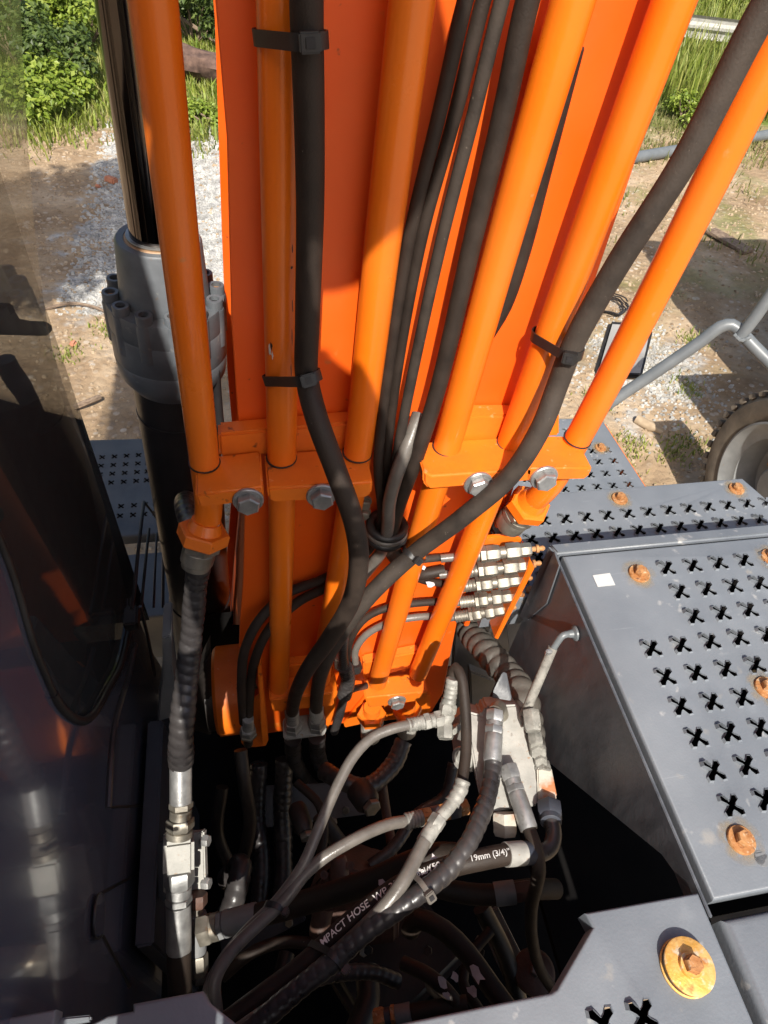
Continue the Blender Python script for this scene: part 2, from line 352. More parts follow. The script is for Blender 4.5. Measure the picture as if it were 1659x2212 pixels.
    L.new(hh, bp.inputs['Height']); L.new(bp.outputs[0], b.inputs['Normal'])
    return m
go = g.build('ground', ground_mat(), smooth=180); tag(go, kind='structure')

def stones(name, n_, region, r0, r1, m, lift=.3):
    b = MB()
    for _ in range(n_):
        x, y = region()
        r = random.uniform(r0, r1)*random.uniform(.6, 1.2); z = gh(x, y)
        ring = []
        k = 5; ph = random.random()*6
        hz = r*random.uniform(.5, .9)
        lo = [V(x+r*cos(ph+2*pi*i/k)*random.uniform(.8, 1.1), y+r*.8*sin(ph+2*pi*i/k)*random.uniform(.8, 1.1), z-r*.1) for i in range(k)]
        hi = [V(x+r*.75*cos(ph+.3+2*pi*i/k)*random.uniform(.7, 1.1), y+r*.6*sin(ph+.3+2*pi*i/k)*random.uniform(.7, 1.1), z+hz*random.uniform(.7, 1)) for i in range(k)]
        q = lo+hi+[V(x+random.uniform(-.2, .2)*r, y, z+hz*1.2)]
        b.add(q, [(i, (i+1) % k, k+(i+1) % k, k+i) for i in range(k)] + [(k+i, k+(i+1) % k, 2*k) for i in range(k)])
    o = b.build(name, m, smooth=0); tag(o, kind='stuff'); return o
def gl_region():
    while 1:
        x = random.uniform(-1.45, .9); y = random.uniform(4.8, 8.9)
        if random.random() < min(1, (x+1.55)*3): return x, y
o = stones('gravel', 15000, gl_region, .009, .026, STONE); tag(o, 'pale grey gravel spread behind the boom cylinder', 'gravel')
o = stones('gravel', 1500, lambda: (random.gauss(3.0, .28), random.gauss(3.9, .38)), .008, .022, STONE); tag(o, 'small pale gravel patch near the mirror', 'gravel')
o = stones('pebbles', 14000, lambda: (random.uniform(-3, 6), random.uniform(2.2, 9)), .006, .022, STONE_TAN); tag(o, 'tan pebbles strewn over the dirt yard', 'pebbles')

def grass(name, n_, region, h0, h1, m, wd=.008, bend=.5):
    b = MB()
    for _ in range(n_):
        x, y = region(); z = gh(x, y)-.01; h = random.uniform(h0, h1); a = random.random()*2*pi; q = random.uniform(.1, bend)*h
        dx, dy = cos(a)*q, sin(a)*q; wx, wy = -sin(a)*wd*random.uniform(.6, 1.3), cos(a)*wd
        b.v += [V(x-wx, y-wy, z), V(x+wx, y+wy, z), V(x+dx*.35+wx*.8, y+dy*.35+wy*.8, z+h*.6), V(x+dx*.35-wx*.8, y+dy*.35-wy*.8, z+h*.6), V(x+dx, y+dy, z+h*.95)]
        k = len(b.v)-5; b.f += [(k, k+1, k+2, k+3), (k+3, k+2, k+4)]
    o = b.build(name, m, smooth=0); tag(o, kind='stuff'); return o
def left_grass():
    while 1:
        x = random.uniform(-4.8, .5); y = 7.3+random.random()**1.2*5.5
        e = 8.15+.75*mnoise.noise(V(x*1.1, 3, 1))+.35*mnoise.noise(V(x*4, 7, 1))
        if y > e+random.gauss(.15, .28) and mnoise.noise(V(x*2.2, y*2.2, 5)) > random.uniform(-.9, .1)-(y-e)*.5: return x, y
o = grass('grass', 34000, left_grass, .03, .19, BLADE, .008, .8); tag(o, 'bright green grass beyond the gravel at upper left', 'grass')
def right_grass():
    while 1:
        x = random.uniform(3.2, 12); y = random.uniform(5.4, 13)
        if mnoise.noise(V(x*.9, y*.9, 2)) + (y-7.6)*.22 > random.uniform(-.25, .35): return x, y
o = grass('weeds', 2000, left_grass, .08, .26, LEAF, .014, .9); tag(o, 'taller leafy weeds standing in the grass at upper left', 'weeds')
o = grass('dry_grass', 9000, left_grass, .03, .14, BLADE_DRY, .007, .9); tag(o, 'dry straw coloured grass mixed along the gravel end', 'grass')
o = grass('grass', 26000, right_grass, .04, .15, BLADE_DRY, .008); tag(o, 'thin dry grass over the yard at upper right', 'grass')
def tall_region():
    return random.uniform(6, 14), random.uniform(9.2, 16)
o = grass('tall_grass', 20000, tall_region, .25, .8, BLADE, .012, .35); tag(o, 'tall green grass around the guard rail', 'grass')
tufts = [(-1.05, 4.6), (-.6, 3.6), (-.62, 4.9), (2.5, 3.0), (2.9, 3.0), (2.45, 3.5), (2.3, 2.75), (3.2, 3.6), (2.75, 2.9), (3.6, 4.2), (-1.3, 4.3)]
def tuft_region():
    t = random.choice(tufts); return t[0]+random.gauss(0, .07), t[1]+random.gauss(0, .07)
o = grass('grass_tufts', 1300, tuft_region, .02, .07, BLADE, .005, .8); tag(o, 'small grass tufts growing in the dirt', 'grass')

def shrub(x, y, r, h, n_, m, label, lf=.05, group='shrubs beyond the gravel'):
    z = gh(x, y); t = thing('shrub', (x, y, z), label, 'shrub', group)
    s = MB()
    clumps = []
    for i in range(14):
        a = random.random()*2*pi; q = r*sqrt(random.random())*.85; hh = h*random.uniform(.35, 1)*(1-.35*(q/r)**2)
        c = V(x+cos(a)*q, y+sin(a)*q, z+hh); clumps.append((c, r*random.uniform(.25, .42)))
        p0 = V(x+random.uniform(-.05, .05), y+random.uniform(-.05, .05), z-.03)
        s.tube(spline([p0, (p0+c)/2+V(random.uniform(-.08, .08), random.uniform(-.08, .08), .05), c], .12), .012, 6)
    s.build('stem', WOOD, t)
    b = MB()
    for i in range(n_):
        c, cr = random.choice(clumps)
        d = V(random.gauss(0, 1), random.gauss(0, 1), random.gauss(0, .8)).normalized()*cr*random.random()**.45
        p = c+d; p.z = max(p.z, z+.03)
        nrm = (d.normalized()*.6+V(random.uniform(-.7, .7), random.uniform(-.7, .7), random.uniform(.2, 1.2))).normalized()
        a = nrm.cross(V(random.uniform(-1, 1), random.uniform(-1, 1), .2)).normalized(); e = nrm.cross(a); l = lf*random.uniform(.6, 1.3); wv = l*.36
        b.add([p-a*l*.5, p+e*wv+nrm*.003, p+a*l*.55-nrm*l*.12, p-e*wv+nrm*.003], [(0, 1, 2, 3)])
    o = b.build('leaves', m, t, smooth=0); o['kind'] = 'stuff'
    return t
for (px, py, r, h, n_, m, lab) in [
        (100, 215, .55, .42, 3400, LEAF, 'bright green low shrub at left edge of the gravel strip'),
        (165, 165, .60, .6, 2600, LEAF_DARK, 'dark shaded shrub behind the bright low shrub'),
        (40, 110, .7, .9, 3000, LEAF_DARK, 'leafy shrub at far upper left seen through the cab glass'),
        (185, 75, .65, .9, 2800, LEAF, 'bushy green shrub just left of the chrome rod'),
        (20, 20, 1.0, 1.5, 3600, LEAF, 'tall green shrub in the upper left corner'),
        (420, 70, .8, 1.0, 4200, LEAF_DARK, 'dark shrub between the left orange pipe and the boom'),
        (440, 245, .25, .22, 900, LEAF, 'small green weed clump at the end of the gravel strip'),
        (1570, 30, 1.2, 1.2, 3600, LEAF, 'leafy shrub behind the guard rail'),
        (1480, 235, .40, .35, 1500, LEAF, 'bright weed clump behind the pipe kerb')]:
    q = aZ(px, py+30, GZ); shrub(q.x, q.y, r, h, n_, m, lab, .07 if r > .5 else .05)

def added_shade_tree(x, y, z0, r):  # added tree, never in view; its crown shades the ground at left
    g_ = gh(x, y); t = thing('added_tree', (x, y, g_), 'leafy shade caster added out of frame left of the cab', 'added_tree')
    b = MB(); b.tube(spline([V(x, y, g_-.1), V(x+.05, y, g_+1.5), V(x-.03, y+.05, z0)], .2), .12, 12, rfun=lambda L, a, t_: .13*(1.15-.5*t_)*(1+.06*sin(a*5+L*3))); b.build('added_trunk', WOOD, t)
    bl = MB(); cl = []
    for i in range(16):
        d = V(random.gauss(0, 1), random.gauss(0, 1), random.gauss(0, .75)).normalized()*r*random.uniform(.35, .8); c = V(x, y, z0)+d; cl.append(c)
        bl.tube(spline([V(x, y, z0-.8), V(x, y, z0-.4)+d*.4, c], .15), .03, 6, rfun=lambda L, a, t_: .04*(1-.8*t_))
    bl.build('limbs', WOOD, t); b = MB()
    for i in range(7000):
        c = random.choice(cl); p = c+V(random.gauss(0, 1), random.gauss(0, 1), random.gauss(0, 1)).normalized()*r*.42*random.random()**.4
        nrm = V(random.uniform(-1, 1), random.uniform(-1, 1), random.uniform(.1, 1)).normalized(); a = nrm.cross(V(random.uniform(-1, 1), .3, random.uniform(-1, 1))).normalized(); e = nrm.cross(a); l = .15*random.uniform(.6, 1.2)
        b.add([p-a*l*.5, p+e*l*.3, p+a*l*.55, p-e*l*.3], [(0, 1, 2, 3)])
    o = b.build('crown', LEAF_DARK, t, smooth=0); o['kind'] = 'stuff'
added_shade_tree(-2.35, 1.35, 2.7, 1.15)

# fallen branches and log between the pipe and the boom
q = aZ(425, 180, GZ)
b = MB(); b.tube(spline([q+V(-.9, .3, .2), q+V(-.3, .05, .25), q+V(.3, -.1, .2), q+V(1.0, -.2, .15)], .06), .085, 14, rfun=lambda L, a, t: .17*(1+.15*sin(a*3+L*4)+.07*sin(a*7-L*11)))
tag(b.build('log', BARK), 'brown fallen log lying in weeds beyond the gravel', 'log')
b = MB(); q = aZ(400, 95, GZ); b.tube(spline([q+V(-.7, .3, .5), q+V(-.1, 0, .35), q+V(.5, -.35, .1)], .1), .03, 7)
tag(b.build('branch', WOOD), 'bare grey branch leaning over the fallen log', 'branch')
b = MB(); q = aZ(150, 655, GZ); b.tube(spline([aZ(95, 668, GZ+.03), aZ(150, 655, GZ+.05), aZ(200, 662, GZ+.04), aZ(262, 690, GZ+.03)], .05), .012, 6)
tag(b.build('root', WOOD), 'thin pale root lying on the dirt left of the cylinder', 'root')
b = MB(); b.tube(spline([aZ(160, 880, GZ+.03), aZ(190, 868, GZ+.05), aZ(215, 858, GZ+.03)], .05), .02, 7)
tag(b.build('stick', WOOD), 'short dark stick in the shadow beside the left walkway', 'stick')
for (px, py, s_, lab) in [(240, 388, .055, 'larger tan red brick piece on edge of the gravel strip'), (212, 402, .03, 'small red brick piece left of the gravel strip'), (158, 742, .03, 'thin red brick chip on dirt left of the cylinder')]:
    q = aZ(px, py, GZ+.02); b = MB(); b.box(q, s_*2.2, s_*1.4, s_, Matrix.Rotation(random.random()*3, 3, 'Z') @ Matrix.Rotation(.2, 3, 'X'), .012)
    tag(b.build('brick_piece', BRICKRED), lab, 'brick piece', 'broken brick pieces')

# ================================================================ BOOM
def stack(par, p, d, segs, m=STEEL, phase=.3):
    """a row of round and hexagonal pieces along one axis, each a part of its own"""
    d = d.normalized(); t = 0
    for s_ in segs:
        nm, kind, ln, r = s_[:4]; mm = s_[4] if len(s_) > 4 else m
        q = p+d*t
        if kind == 'h': MB().hexnut(q, d, r, ln, phase).build(nm, mm, par)
        elif kind == 'r': MB().lathe(q, d, [(0, r*.95), (ln*.06, r), (ln*.94, r), (ln, r*.95)], 22).build(nm, mm, par)
        elif kind == 'f':   # crimped ferrule with a few rings
            pr = [(0, r*.9), (ln*.04, r)]
            for i in range(4):
                a = .12+.19*i; pr += [(ln*a, r), (ln*(a+.03), r*.93), (ln*(a+.11), r*.93), (ln*(a+.14), r)]
            pr += [(ln*.96, r), (ln, r*.88)]
            MB().lathe(q, d, pr, 18).build(nm, mm, par)
        t += ln
    return p+d*t

boom = thing('excavator_boom', (0.2, .95, -1.75), 'raised orange excavator boom filling the upper middle of the picture', 'boom')
backL = [(478, -700), (484, 0), (490, 300), (500, 700), (515, 920), (529, 1090), (525, 1253), (518, 1346), (514, 1520)]
def topZ(p, z): return p
L_ = [aY(x, y, .745) for x, y in backL[2:]]; L_ = [V(-.003, .745, 1.3)]+L_
R_ = [V(.447, .745, 1.3), V(.447, .745, -.64), V(.40, .745, -.86), V(.395, .745, -1.24), V(.415, .745, -1.60), V(.40, .745, -1.70)]
face = L_ + [V(-.095, .745, -1.70)] + list(reversed(R_))
MB().prism(face, V(0, .014, 0), .0015, 1).build('back_plate', ORANGE_PLATE, boom)
fl = [V(-.012, 1.40, 1.3)]+[aY(x, y, 1.40) for x, y in [(464, 40), (479, 500), (491, 800), (505, 960), (499, 1090), (487, 1240), (480, 1350)]]
b = MB(); pl = []
fbk = [V(-.004, .7595, 1.3)]+[aY(x, y, .7595)+V(.001, 0, 0) for x, y in [(484, 40), (495, 500), (506, 800), (518, 960), (530, 1090), (525, 1240), (518, 1350)]]
for i in range(len(fl)-1):
    q = [fbk[i], fl[i]+V(.024, 0, 0), fl[i+1]+V(.024, 0, 0), fbk[i+1]]; q2 = [p+V(.012, 0, 0) for p in q]
    b.add(q+q2, [(0, 1, 2, 3), (7, 6, 5, 4), (0, 4, 5, 1), (3, 2, 6, 7), (1, 5, 6, 2), (0, 3, 7, 4)])
b.build('side_plate', ORANGE_PLATE, boom)
MB().box(V(.43, 1.08, .0), .012, .64, 2.6, None, .002).build('side_plate', ORANGE_PLATE, boom)
MB().prism(fl+[V(-.06, 1.40, -1.8), V(.43, 1.40, -1.8), V(.43, 1.40, 1.3)], V(0, .014, 0), .001, 1).build('front_plate', ORANGE_PLATE, boom)
# weld ledge and the flat bars that carry the pipe clamps
for poly, nm in (([(471, 939), (742, 915), (812, 908), (812, 968), (736, 975), (474, 990)], 'clamp_bar'), ([(1000, 899), (1209, 897), (1209, 943), (990, 959)], 'clamp_bar')):
    MB().prism([aY(x, y, .716) for x, y in poly], V(0, .029, 0), .004, 2).build(nm, ORANGE_WORN, boom)
for a, c in (((570, 935), (800, 905)), ((1010, 896), (1090, 893))):
    b = MB(); p0, p1 = aY(*a, .742), aY(*c, .742)
    b.tube([p0.lerp(p1, i/40) for i in range(41)], .011, 10, rfun=lambda L, a, t: .011*(1+.16*sin(L*330)+.1*sin(L*71)))
    b.build('weld_bead', ORANGE_WORN, boom)
# foot of the boom: pin boss and lower lugs
c = aY(474, 1492, .86)
b = MB(); b.lathe(V(-.165, c.y, c.z), V(1, 0, 0), [(0, .108), (.008, .116), (.20, .116)], 40); b.build('pin_boss', ORANGE_WORN, boom)
MB().lathe(V(-.185, c.y, c.z), V(1, 0, 0), [(0, .10), (.019, .10)], 40).build('dust_seal', BLACK, boom)
MB().prism([aY(x, y, .722) for x, y in [(600, 1440), (722, 1428), (724, 1482), (604, 1500)]], V(0, .024, 0), .004).build('lower_clamp_bar', ORANGE_WORN, boom)
MB().prism([aY(x, y, .722) for x, y in [(785, 1432), (905, 1408), (902, 1440), (786, 1470)]], V(0, .024, 0), .004).build('lower_clamp_bar', ORANGE_WORN, boom)
MB().prism([aY(x, y, .735) for x, y in [(742, 1562), (790, 1505), (930, 1500), (930, 1548), (800, 1560), (745, 1572)]], V(0, .01, 0), .002).build('foot_lug', ORANGE, boom)
b = MB(); b.prism([aY(x, y, .70) for x, y in [(700, 1470), (722, 1455), (730, 1500), (722, 1545), (708, 1580), (700, 1545)]], V(0, .045, 0), .003); b.build('foot_lug', ORANGE_WORN, boom)

# ---------------------------------------------------------------- steel pipes along the boom
PR = .0205
def pipe(ctrl, label, lower=True, top=True):
    pts = [P(t, 'Y') for t in ctrl]
    if top: pts = [pts[0]+(pts[0]-pts[1]).normalized()*1.15]+pts
    t = thing('steel_pipe', pts[-1], label, 'pipe', 'orange steel pipes along the boom')
    return t, pts
pc = {}
p1, q = pipe([(330, 0, .70), (385, 500, .70), (443, 1010, .70), (451, 1095, .70), (447, 1128, .698), (440, 1152, .69)], 'leftmost orange steel pipe with a large orange nut below its clamp')
pts = spline(q, .02); MB().tube(pts, PR, 24).build('tube', ORANGE, p1); pc[1] = pts
d = (pts[-1]-pts[-4]).normalized(); s0 = pts[-1]-d*.004
MB().hexnut(s0-d*.004, d, .040, .024, .2).build('hex_nut', ORANGE_WORN, p1)
MB().lathe(s0-d*.02, d, [(0, .0225), (.016, .027), (.02, .028)], 24).build('collar', ORANGE, p1)
e1 = stack(p1, s0+d*.02, d, [('swivel_nut', 'h', .014, .031, STEEL), ('ferrule', 'r', .024, .026, STEEL), ('collar', 'r', .010, .0225, STEEL)]); d1 = d
sl_ = MB(); pp = pts[-5]
def sticker(par, c, ax, r, wd, ht, a0, m=STICKER, marks=True):
    """small printed label wrapped on a round pipe"""
    ax = ax.normalized(); f = (-c).normalized(); f = (f-ax*f.dot(ax)).normalized(); s_ = ax.cross(f)
    b = MB(); n = 8; aw = wd/r
    for i in range(n+1):
        a = a0-aw/2+aw*i/n; o = (f*cos(a)+s_*sin(a))*(r+.0006)
        b.v += [c+o-ax*ht/2, c+o+ax*ht/2]
    b.f = [(2*i, 2*i+2, 2*i+3, 2*i+1) for i in range(n)]; b.build('label_sticker', m, par)
    if marks:
        b = MB()
        for (u, v_, w_, h_) in [(-.30, 0, .12, .5), (-.32, .1, .04, .2), (-.05, .15, .16, .14), (-.05, -.1, .16, .14), (.28, -.2, .2, .2), (.36, .05, .06, .3)]:
            a = a0+aw*u; q_ = []
            for (sa, sh) in ((-1, -1), (1, -1), (1, 1), (-1, 1)):
                aa = a+sa*aw*w_/2; o = (f*cos(aa)+s_*sin(aa))*(r+.0011); q_.append(c+o+ax*(ht*(v_+sh*h_/2)))
            b.add(q_, [(0, 1, 2, 3)])
        b.build('label_print', PLASTIC, par, 0)
sticker(p1, aY(449, 1127, .699), V(.02, 0, 1), PR, .026, .011, .25)
p2, q = pipe([(605, 0, .70), (607, 500, .70), (609, 1010, .70), (608, 1200, .70), (602, 1505, .70)], 'second orange steel pipe from the left with scratched paint, beside a black hose')
MB().tube(spline(q, .05), PR, 24).build('tube', ORANGE, p2); pc[2] = q
def chip(par, c, ax, r, wd, ht, a0, m, nm='paint_chip'):
    """thin ragged flake lying on a round pipe"""
    ax = ax.normalized(); f = (-c).normalized(); f = (f-ax*f.dot(ax)).normalized(); s_ = ax.cross(f); b = MB(); n = 9; ring = []
    for i in range(n):
        t_ = 2*pi*i/n; k = random.uniform(.45, 1.1); a = a0+cos(t_)*k*wd/2/r; ring.append(c+(f*cos(a)+s_*sin(a))*(r+.0004)+ax*(sin(t_)*k*ht/2))
    b.add(ring+[c+(f*cos(a0)+s_*sin(a0))*(r+.0006)], [(i, (i+1) % n, n) for i in range(n)]); return b.build(nm, m, par)
for (x, y, w_, h_, a_, m_) in [(604, 738, .004, .022, -.62, STICKER), (604, 748, .003, .014, -.45, STICKER), (604, 728, .003, .012, -.50, BLACK), (606, 800, .007, .006, .55, BLACK), (606, 808, .010, .004, .35, BLACK), (606, 760, .002, .05, .62, BLACK), (606, 700, .002, .06, .66, BLACK), (606, 640, .0015, .03, .68, BLACK), (606, 560, .003, .006, .6, BLACK), (606, 520, .002, .01, .62, BLACK)]:
    chip(p2, aY(x, y, .70), V(0, 0, 1), PR, w_, h_, a_, m_)
p3, q = pipe([(890, 0, .70), (832, 480, .70), (771, 990, .70), (738, 1200, .70), (703, 1400, .70), (692, 1470, .70)], 'third orange steel pipe from the left, half in the shadow edge')
MB().tube(spline(q, .05), PR, 24).build('tube', ORANGE, p3)
p4, q = pipe([(1238, 0, .70), (1100, 480, .70), (964, 970, .70), (905, 1165, .70), (815, 1475, .70)], 'orange steel pipe right of the dark hose bundle')
MB().tube(spline(q, .05), PR, 24).build('tube', ORANGE, p4)
p5, q = pipe([(1457, 0, .70), (1278, 480, .70), (1100, 965, .70), (1028, 1150, .70), (903, 1455, .70)], 'orange steel pipe with a black cable tie holding a thick hose to it')
MB().tube(spline(q, .05), PR, 24).build('tube', ORANGE, p5)
p6, q = pipe([(1659, 140, .70), (1450, 560, .70), (1240, 962, .70), (1190, 1045, .70), (1166, 1070, .705), (1146, 1088, .715)], 'rightmost orange steel pipe ending in an orange nut above the walkway')
pts = spline(q, .02); MB().tube(pts, PR, 24).build('tube', ORANGE, p6)
d = (pts[-1]-pts[-4]).normalized(); s0 = pts[-1]
MB().hexnut(s0-d*.004, d, .038, .026, .1).build('hex_nut', ORANGE, p6)
MB().lathe(s0-d*.02, d, [(0, .022), (.016, .027), (.02, .028)], 24).build('collar', ORANGE, p6)
e6 = stack(p6, s0+d*.022, d, [('swivel_nut', 'h', .014, .033, STEEL), ('collar', 'r', .010, .030, STEEL), ('ferrule', 'r', .034, .0285, STEEL)]); d6 = d
sticker(p6, aY(1180, 1058, .703), pts[-3]-pts[-6], PR, .024, .013, .2)

# ---------------------------------------------------------------- clamps with their bolts
def bolt(par, p, d, r=.0165, h=.013, m=STEEL_BRIGHT, wm=None, wr=None, ph=.2):
    o = MB().hexnut(p+d*.004, d, r, h, ph, .1).build('bolt', m, par)
    MB().lathe(p, d, [(0, (wr or r*1.3)), (.003, (wr or r*1.3)), (.0045, (wr or r*1.3)*.94)], 26).build('washer', wm or m, o)
    return o
def clamp(poly, bolts, label, y0=.642, ext=.072, m=ORANGE_WORN, bz=0):
    pts = [aY(x, y, y0) for x, y in poly]
    c = sum(pts, V(0, 0, 0))/len(pts)
    t = thing('pipe_clamp', V(c.x, c.y, min(p.z for p in pts)), label, 'clamp', 'orange pipe clamps across the boom')
    MB().prism(pts, V(0, ext, 0), .0035, 3).build('clamp_block', m, t)
    for (x, y) in bolts: bolt(t, aY(x, y, y0-.0005), V(0, -1, .06).normalized(), ph=random.random())
    return t
def gap_ring(par, c, ax, r=PR): MB().lathe(c, ax, [(0, r+.0002), (.0002, r+.0016), (.0016, r+.0016), (.002, r+.0002)], 28).build('gap_ring', BLACK, par)  # black ring drawn in for the dark gap between pipe and clamp
for par, c, ax in ((p1, aY(443, 1010, .70), aY(443, 1010, .70)-aY(385, 500, .70)), (p2, aY(609, 1008, .70), V(0, 0, -1)), (p3, aY(771, 985, .70), aY(771, 990, .70)-aY(832, 480, .70)), (p4, aY(963, 972, .70), aY(964, 970, .70)-aY(1100, 480, .70)), (p5, aY(1099, 968, .70), aY(1100, 965, .70)-aY(1278, 480, .70)), (p6, aY(1240, 962, .70), aY(1240, 962, .70)-aY(1450, 560, .70))):
    k = (-.6745-c.z)/ax.z; gap_ring(par, c+ax*k, -ax)
clamp([(421, 1069), (569, 1051), (571, 1083), (430, 1098)], [(536, 1079)], 'worn orange clamp block holding the leftmost pipe')
clamp([(577, 1056), (806, 1041), (803, 1068), (792, 1076), (590, 1087), (580, 1078)], [(694, 1069)], 'orange clamp block holding the second and third pipes')
clamp([(914, 1018), (934, 1028), (1096, 1017), (1152, 1008), (1148, 1040), (926, 1058), (914, 1044)], [(1032, 1043)], 'sunlit orange clamp block holding two pipes below the thick diagonal hose')
clamp([(1136, 1012), (1280, 1010), (1276, 1026), (1262, 1037), (1134, 1040)], [(1174, 1030)], 'orange clamp block of the rightmost pipe')
clamp([(582, 1512), (720, 1497), (722, 1525), (590, 1538)], [], 'small orange lower clamp left of the silver connector plate', .672, .05)
t = clamp([(788, 1508), (925, 1494), (922, 1512), (796, 1530)], [(857, 1513)], 'sunlit lower orange clamp with a small grey bolt above two nuts', .672, .05)
# lower ends of the two right pipes: orange nuts and silver fittings
for (x, y, lab, x2, y2) in [(803, 1540, 'orange nut with silver fitting pointing down left of the small bolt', 801, 1585), (880, 1530, 'orange nut with silver fitting pointing down right of the small bolt', 878, 1575)]:
    a, c = aY(x, y, .70), aY(x2, y2, .695); d = (c-a).normalized()
    t = thing('pipe_end_fitting', c, lab, 'fitting', 'fittings under the lower clamp')
    MB().lathe(a-d*.03, d, [(0, .02), (.03, .021)], 20).build('neck', ORANGE, t)
    MB().hexnut(a, d, .036, .028, .1).build('hex_nut', ORANGE, t)
    stack(t, a+d*.028, d, [('swivel_nut', 'h', .03, .031, BLOCK), ('ferrule', 'r', .07, .026, BLOCK)])

# ---------------------------------------------------------------- rubber clamp round the hose bundle
c = aY(836, 1136, .70)
t = thing('hose_bundle_clamp', c, 'black rubber ring clamp round the dark hose bundle', 'clamp')
def ring(par, name, c, ax, rx, ry, r, m, squash=1.):
    f = (-c); ax = ax.normalized(); u = V(1, 0, 0); u = (u-ax*u.dot(ax)).normalized(); w_ = ax.cross(u)
    pts = [c+u*rx*cos(2*pi*i/40)+w_*ry*sin(2*pi*i/40) for i in range(41)]
    return MB().tube(pts, r, 10, caps=False).build(name, m, par)
ring(t, 'rubber_ring', c, V(.1, -.1, 1), .029, .026, .0075, PLASTIC)
ring(t, 'metal_band', c+V(0, 0, -.011), V(.1, -.1, 1), .031, .028, .0055, HOSE_GREY)
ring(t, 'rubber_ring', c+V(0, 0, -.022), V(.1, -.1, 1), .029, .026, .0085, PLASTIC)
for (x, y) in ((786, 1082), (784, 1105)):
    bolt(t, aY(x, y, .722), V(0, -1, 0), .010, .009, STEEL)

# ================================================================ HOSES over the boom
def upw(pt, k=1.0): return pt
h1, h1p = hose('hydraulic_hose', [(662, -220, 'Y', .655), (662, 0, 'Y', .656), (668, 250, 'Y', .656), (670, 450, 'Y', .655), (664, 700, 'Y', .650), (663, 815, 'Y', .645), (683, 900, 'Y', .61), (727, 1020, 'Y', .575), (765, 1130, 'Y', .555), (775, 1215, 'Y', .545), (758, 1300, 'Y', .54), (712, 1378, 'Y', .545), (668, 1440, 'Y', .575), (642, 1490, 'Y', .62), (632, 1530, 'Y', .66), (630, 1545, 'Y', .675)], .0138, HOSE, 'thick black hose hanging in front of the second pipe and curving to the silver plate', group='thick black hoses over the boom', seg=20)
h2, h2p = hose('hydraulic_hose', [(1790, -200, 'Y', .66), (1650, 20, 'Y', .66), (1480, 345, 'Y', .655), (1335, 570, 'Y', .655), (1240, 740, 'Y', .655), (1205, 830, 'Y', .65), (1168, 925, 'Y', .63), (1100, 1030, 'Y', .62), (1000, 1117, 'Y', .62), (890, 1200, 'Y', .63), (800, 1285, 'Y', .61), (735, 1370, 'Y', .60), (698, 1440, 'Y', .62), (685, 1500, 'Y', .655), (683, 1540, 'Y', .675)], .0142, HOSE_DUSTY, 'thick dusty hose sweeping diagonally from the upper right to the silver plate', group='thick black hoses over the boom', seg=20)
GB = 'thin black hoses running down the boom'
hose('hydraulic_hose', [(1040, -130, 'Y', .70), (1005, 0, 'Y', .70), (950, 240, 'Y', .70), (884, 515, 'Y', .70), (833, 843, 'Y', .695), (817, 1000, 'Y', .69), (823, 1130, 'Y', .70), (790, 1195, 'Y', .715), (700, 1250, 'Y', .722), (620, 1282, 'Y', .722), (560, 1340, 'Y', .70), (530, 1400, 'Y', .68), (522, 1470, 'Y', .67), (526, 1560, 'Y', .66)], .0085, HOSE, 'leftmost thin dark hose of the bundle beside the third pipe', group=GB, rfun=lambda L, a, t: .0074+.0022*min(1, max(0, (t-.55)*6)))
hose('hydraulic_hose', [(1080, -130, 'Y', .705), (1044, 0, 'Y', .705), (985, 240, 'Y', .705), (910, 515, 'Y', .705), (852, 843, 'Y', .702), (836, 1000, 'Y', .70), (843, 1130, 'Y', .70), (800, 1215, 'Y', .715), (720, 1262, 'Y', .722), (640, 1303, 'Y', .722), (580, 1362, 'Y', .70), (551, 1425, 'Y', .685), (540, 1500, 'Y', .67), (537, 1575, 'Y', .655)], .0085, HOSE, 'second thin dark hose of the bundle ending on the orange angle bracket', group=GB, rfun=lambda L, a, t: .0072+.0024*min(1, max(0, (t-.55)*6)))
hose('hydraulic_hose', [(1120, -130, 'Y', .705), (1084, 0, 'Y', .705), (1025, 240, 'Y', .705), (955, 515, 'Y', .705), (884, 843, 'Y', .70), (858, 980, 'Y', .69), (832, 1130, 'Y', .69), (845, 1180, 'Y', .70), (880, 1208, 'Y', .715), (960, 1204, 'Y', .722)], .0072, HOSE_DUSTY, 'third thin dusty hose of the bundle over bare orange plate', group=GB)
hose('hydraulic_hose', [(1178, -130, 'Y', .70), (1140, 0, 'Y', .70), (1088, 240, 'Y', .70), (1022, 515, 'Y', .70), (945, 843, 'Y', .69), (900, 985, 'Y', .675), (862, 1090, 'Y', .68), (848, 1140, 'Y', .685), (838, 1180, 'Y', .70), (900, 1240, 'Y', .722), (960, 1232, 'Y', .722)], .0112, HOSE, 'thickest hose of the dark bundle left of the fourth pipe', group=GB)
hose('hydraulic_hose', [(905, 895, 'Y', .715), (888, 945, 'Y', .69), (862, 1010, 'Y', .67), (842, 1080, 'Y', .67), (838, 1135, 'Y', .675), (825, 1190, 'Y', .70), (780, 1250, 'Y', .715)], .0105, HOSE_GREY, 'grey sunlit hose end tucked behind the bundle above the rubber ring', group=GB)
hose('hydraulic_hose', [(1235, 100, 'Y', .722), (1190, 280, 'Y', .724), (1160, 400, 'Y', .726), (1125, 540, 'Y', .726), (1085, 660, 'Y', .724), (1050, 720, 'Y', .724)], .0125, HOSE, 'dark hose bulging out behind the fourth pipe', group=GB)
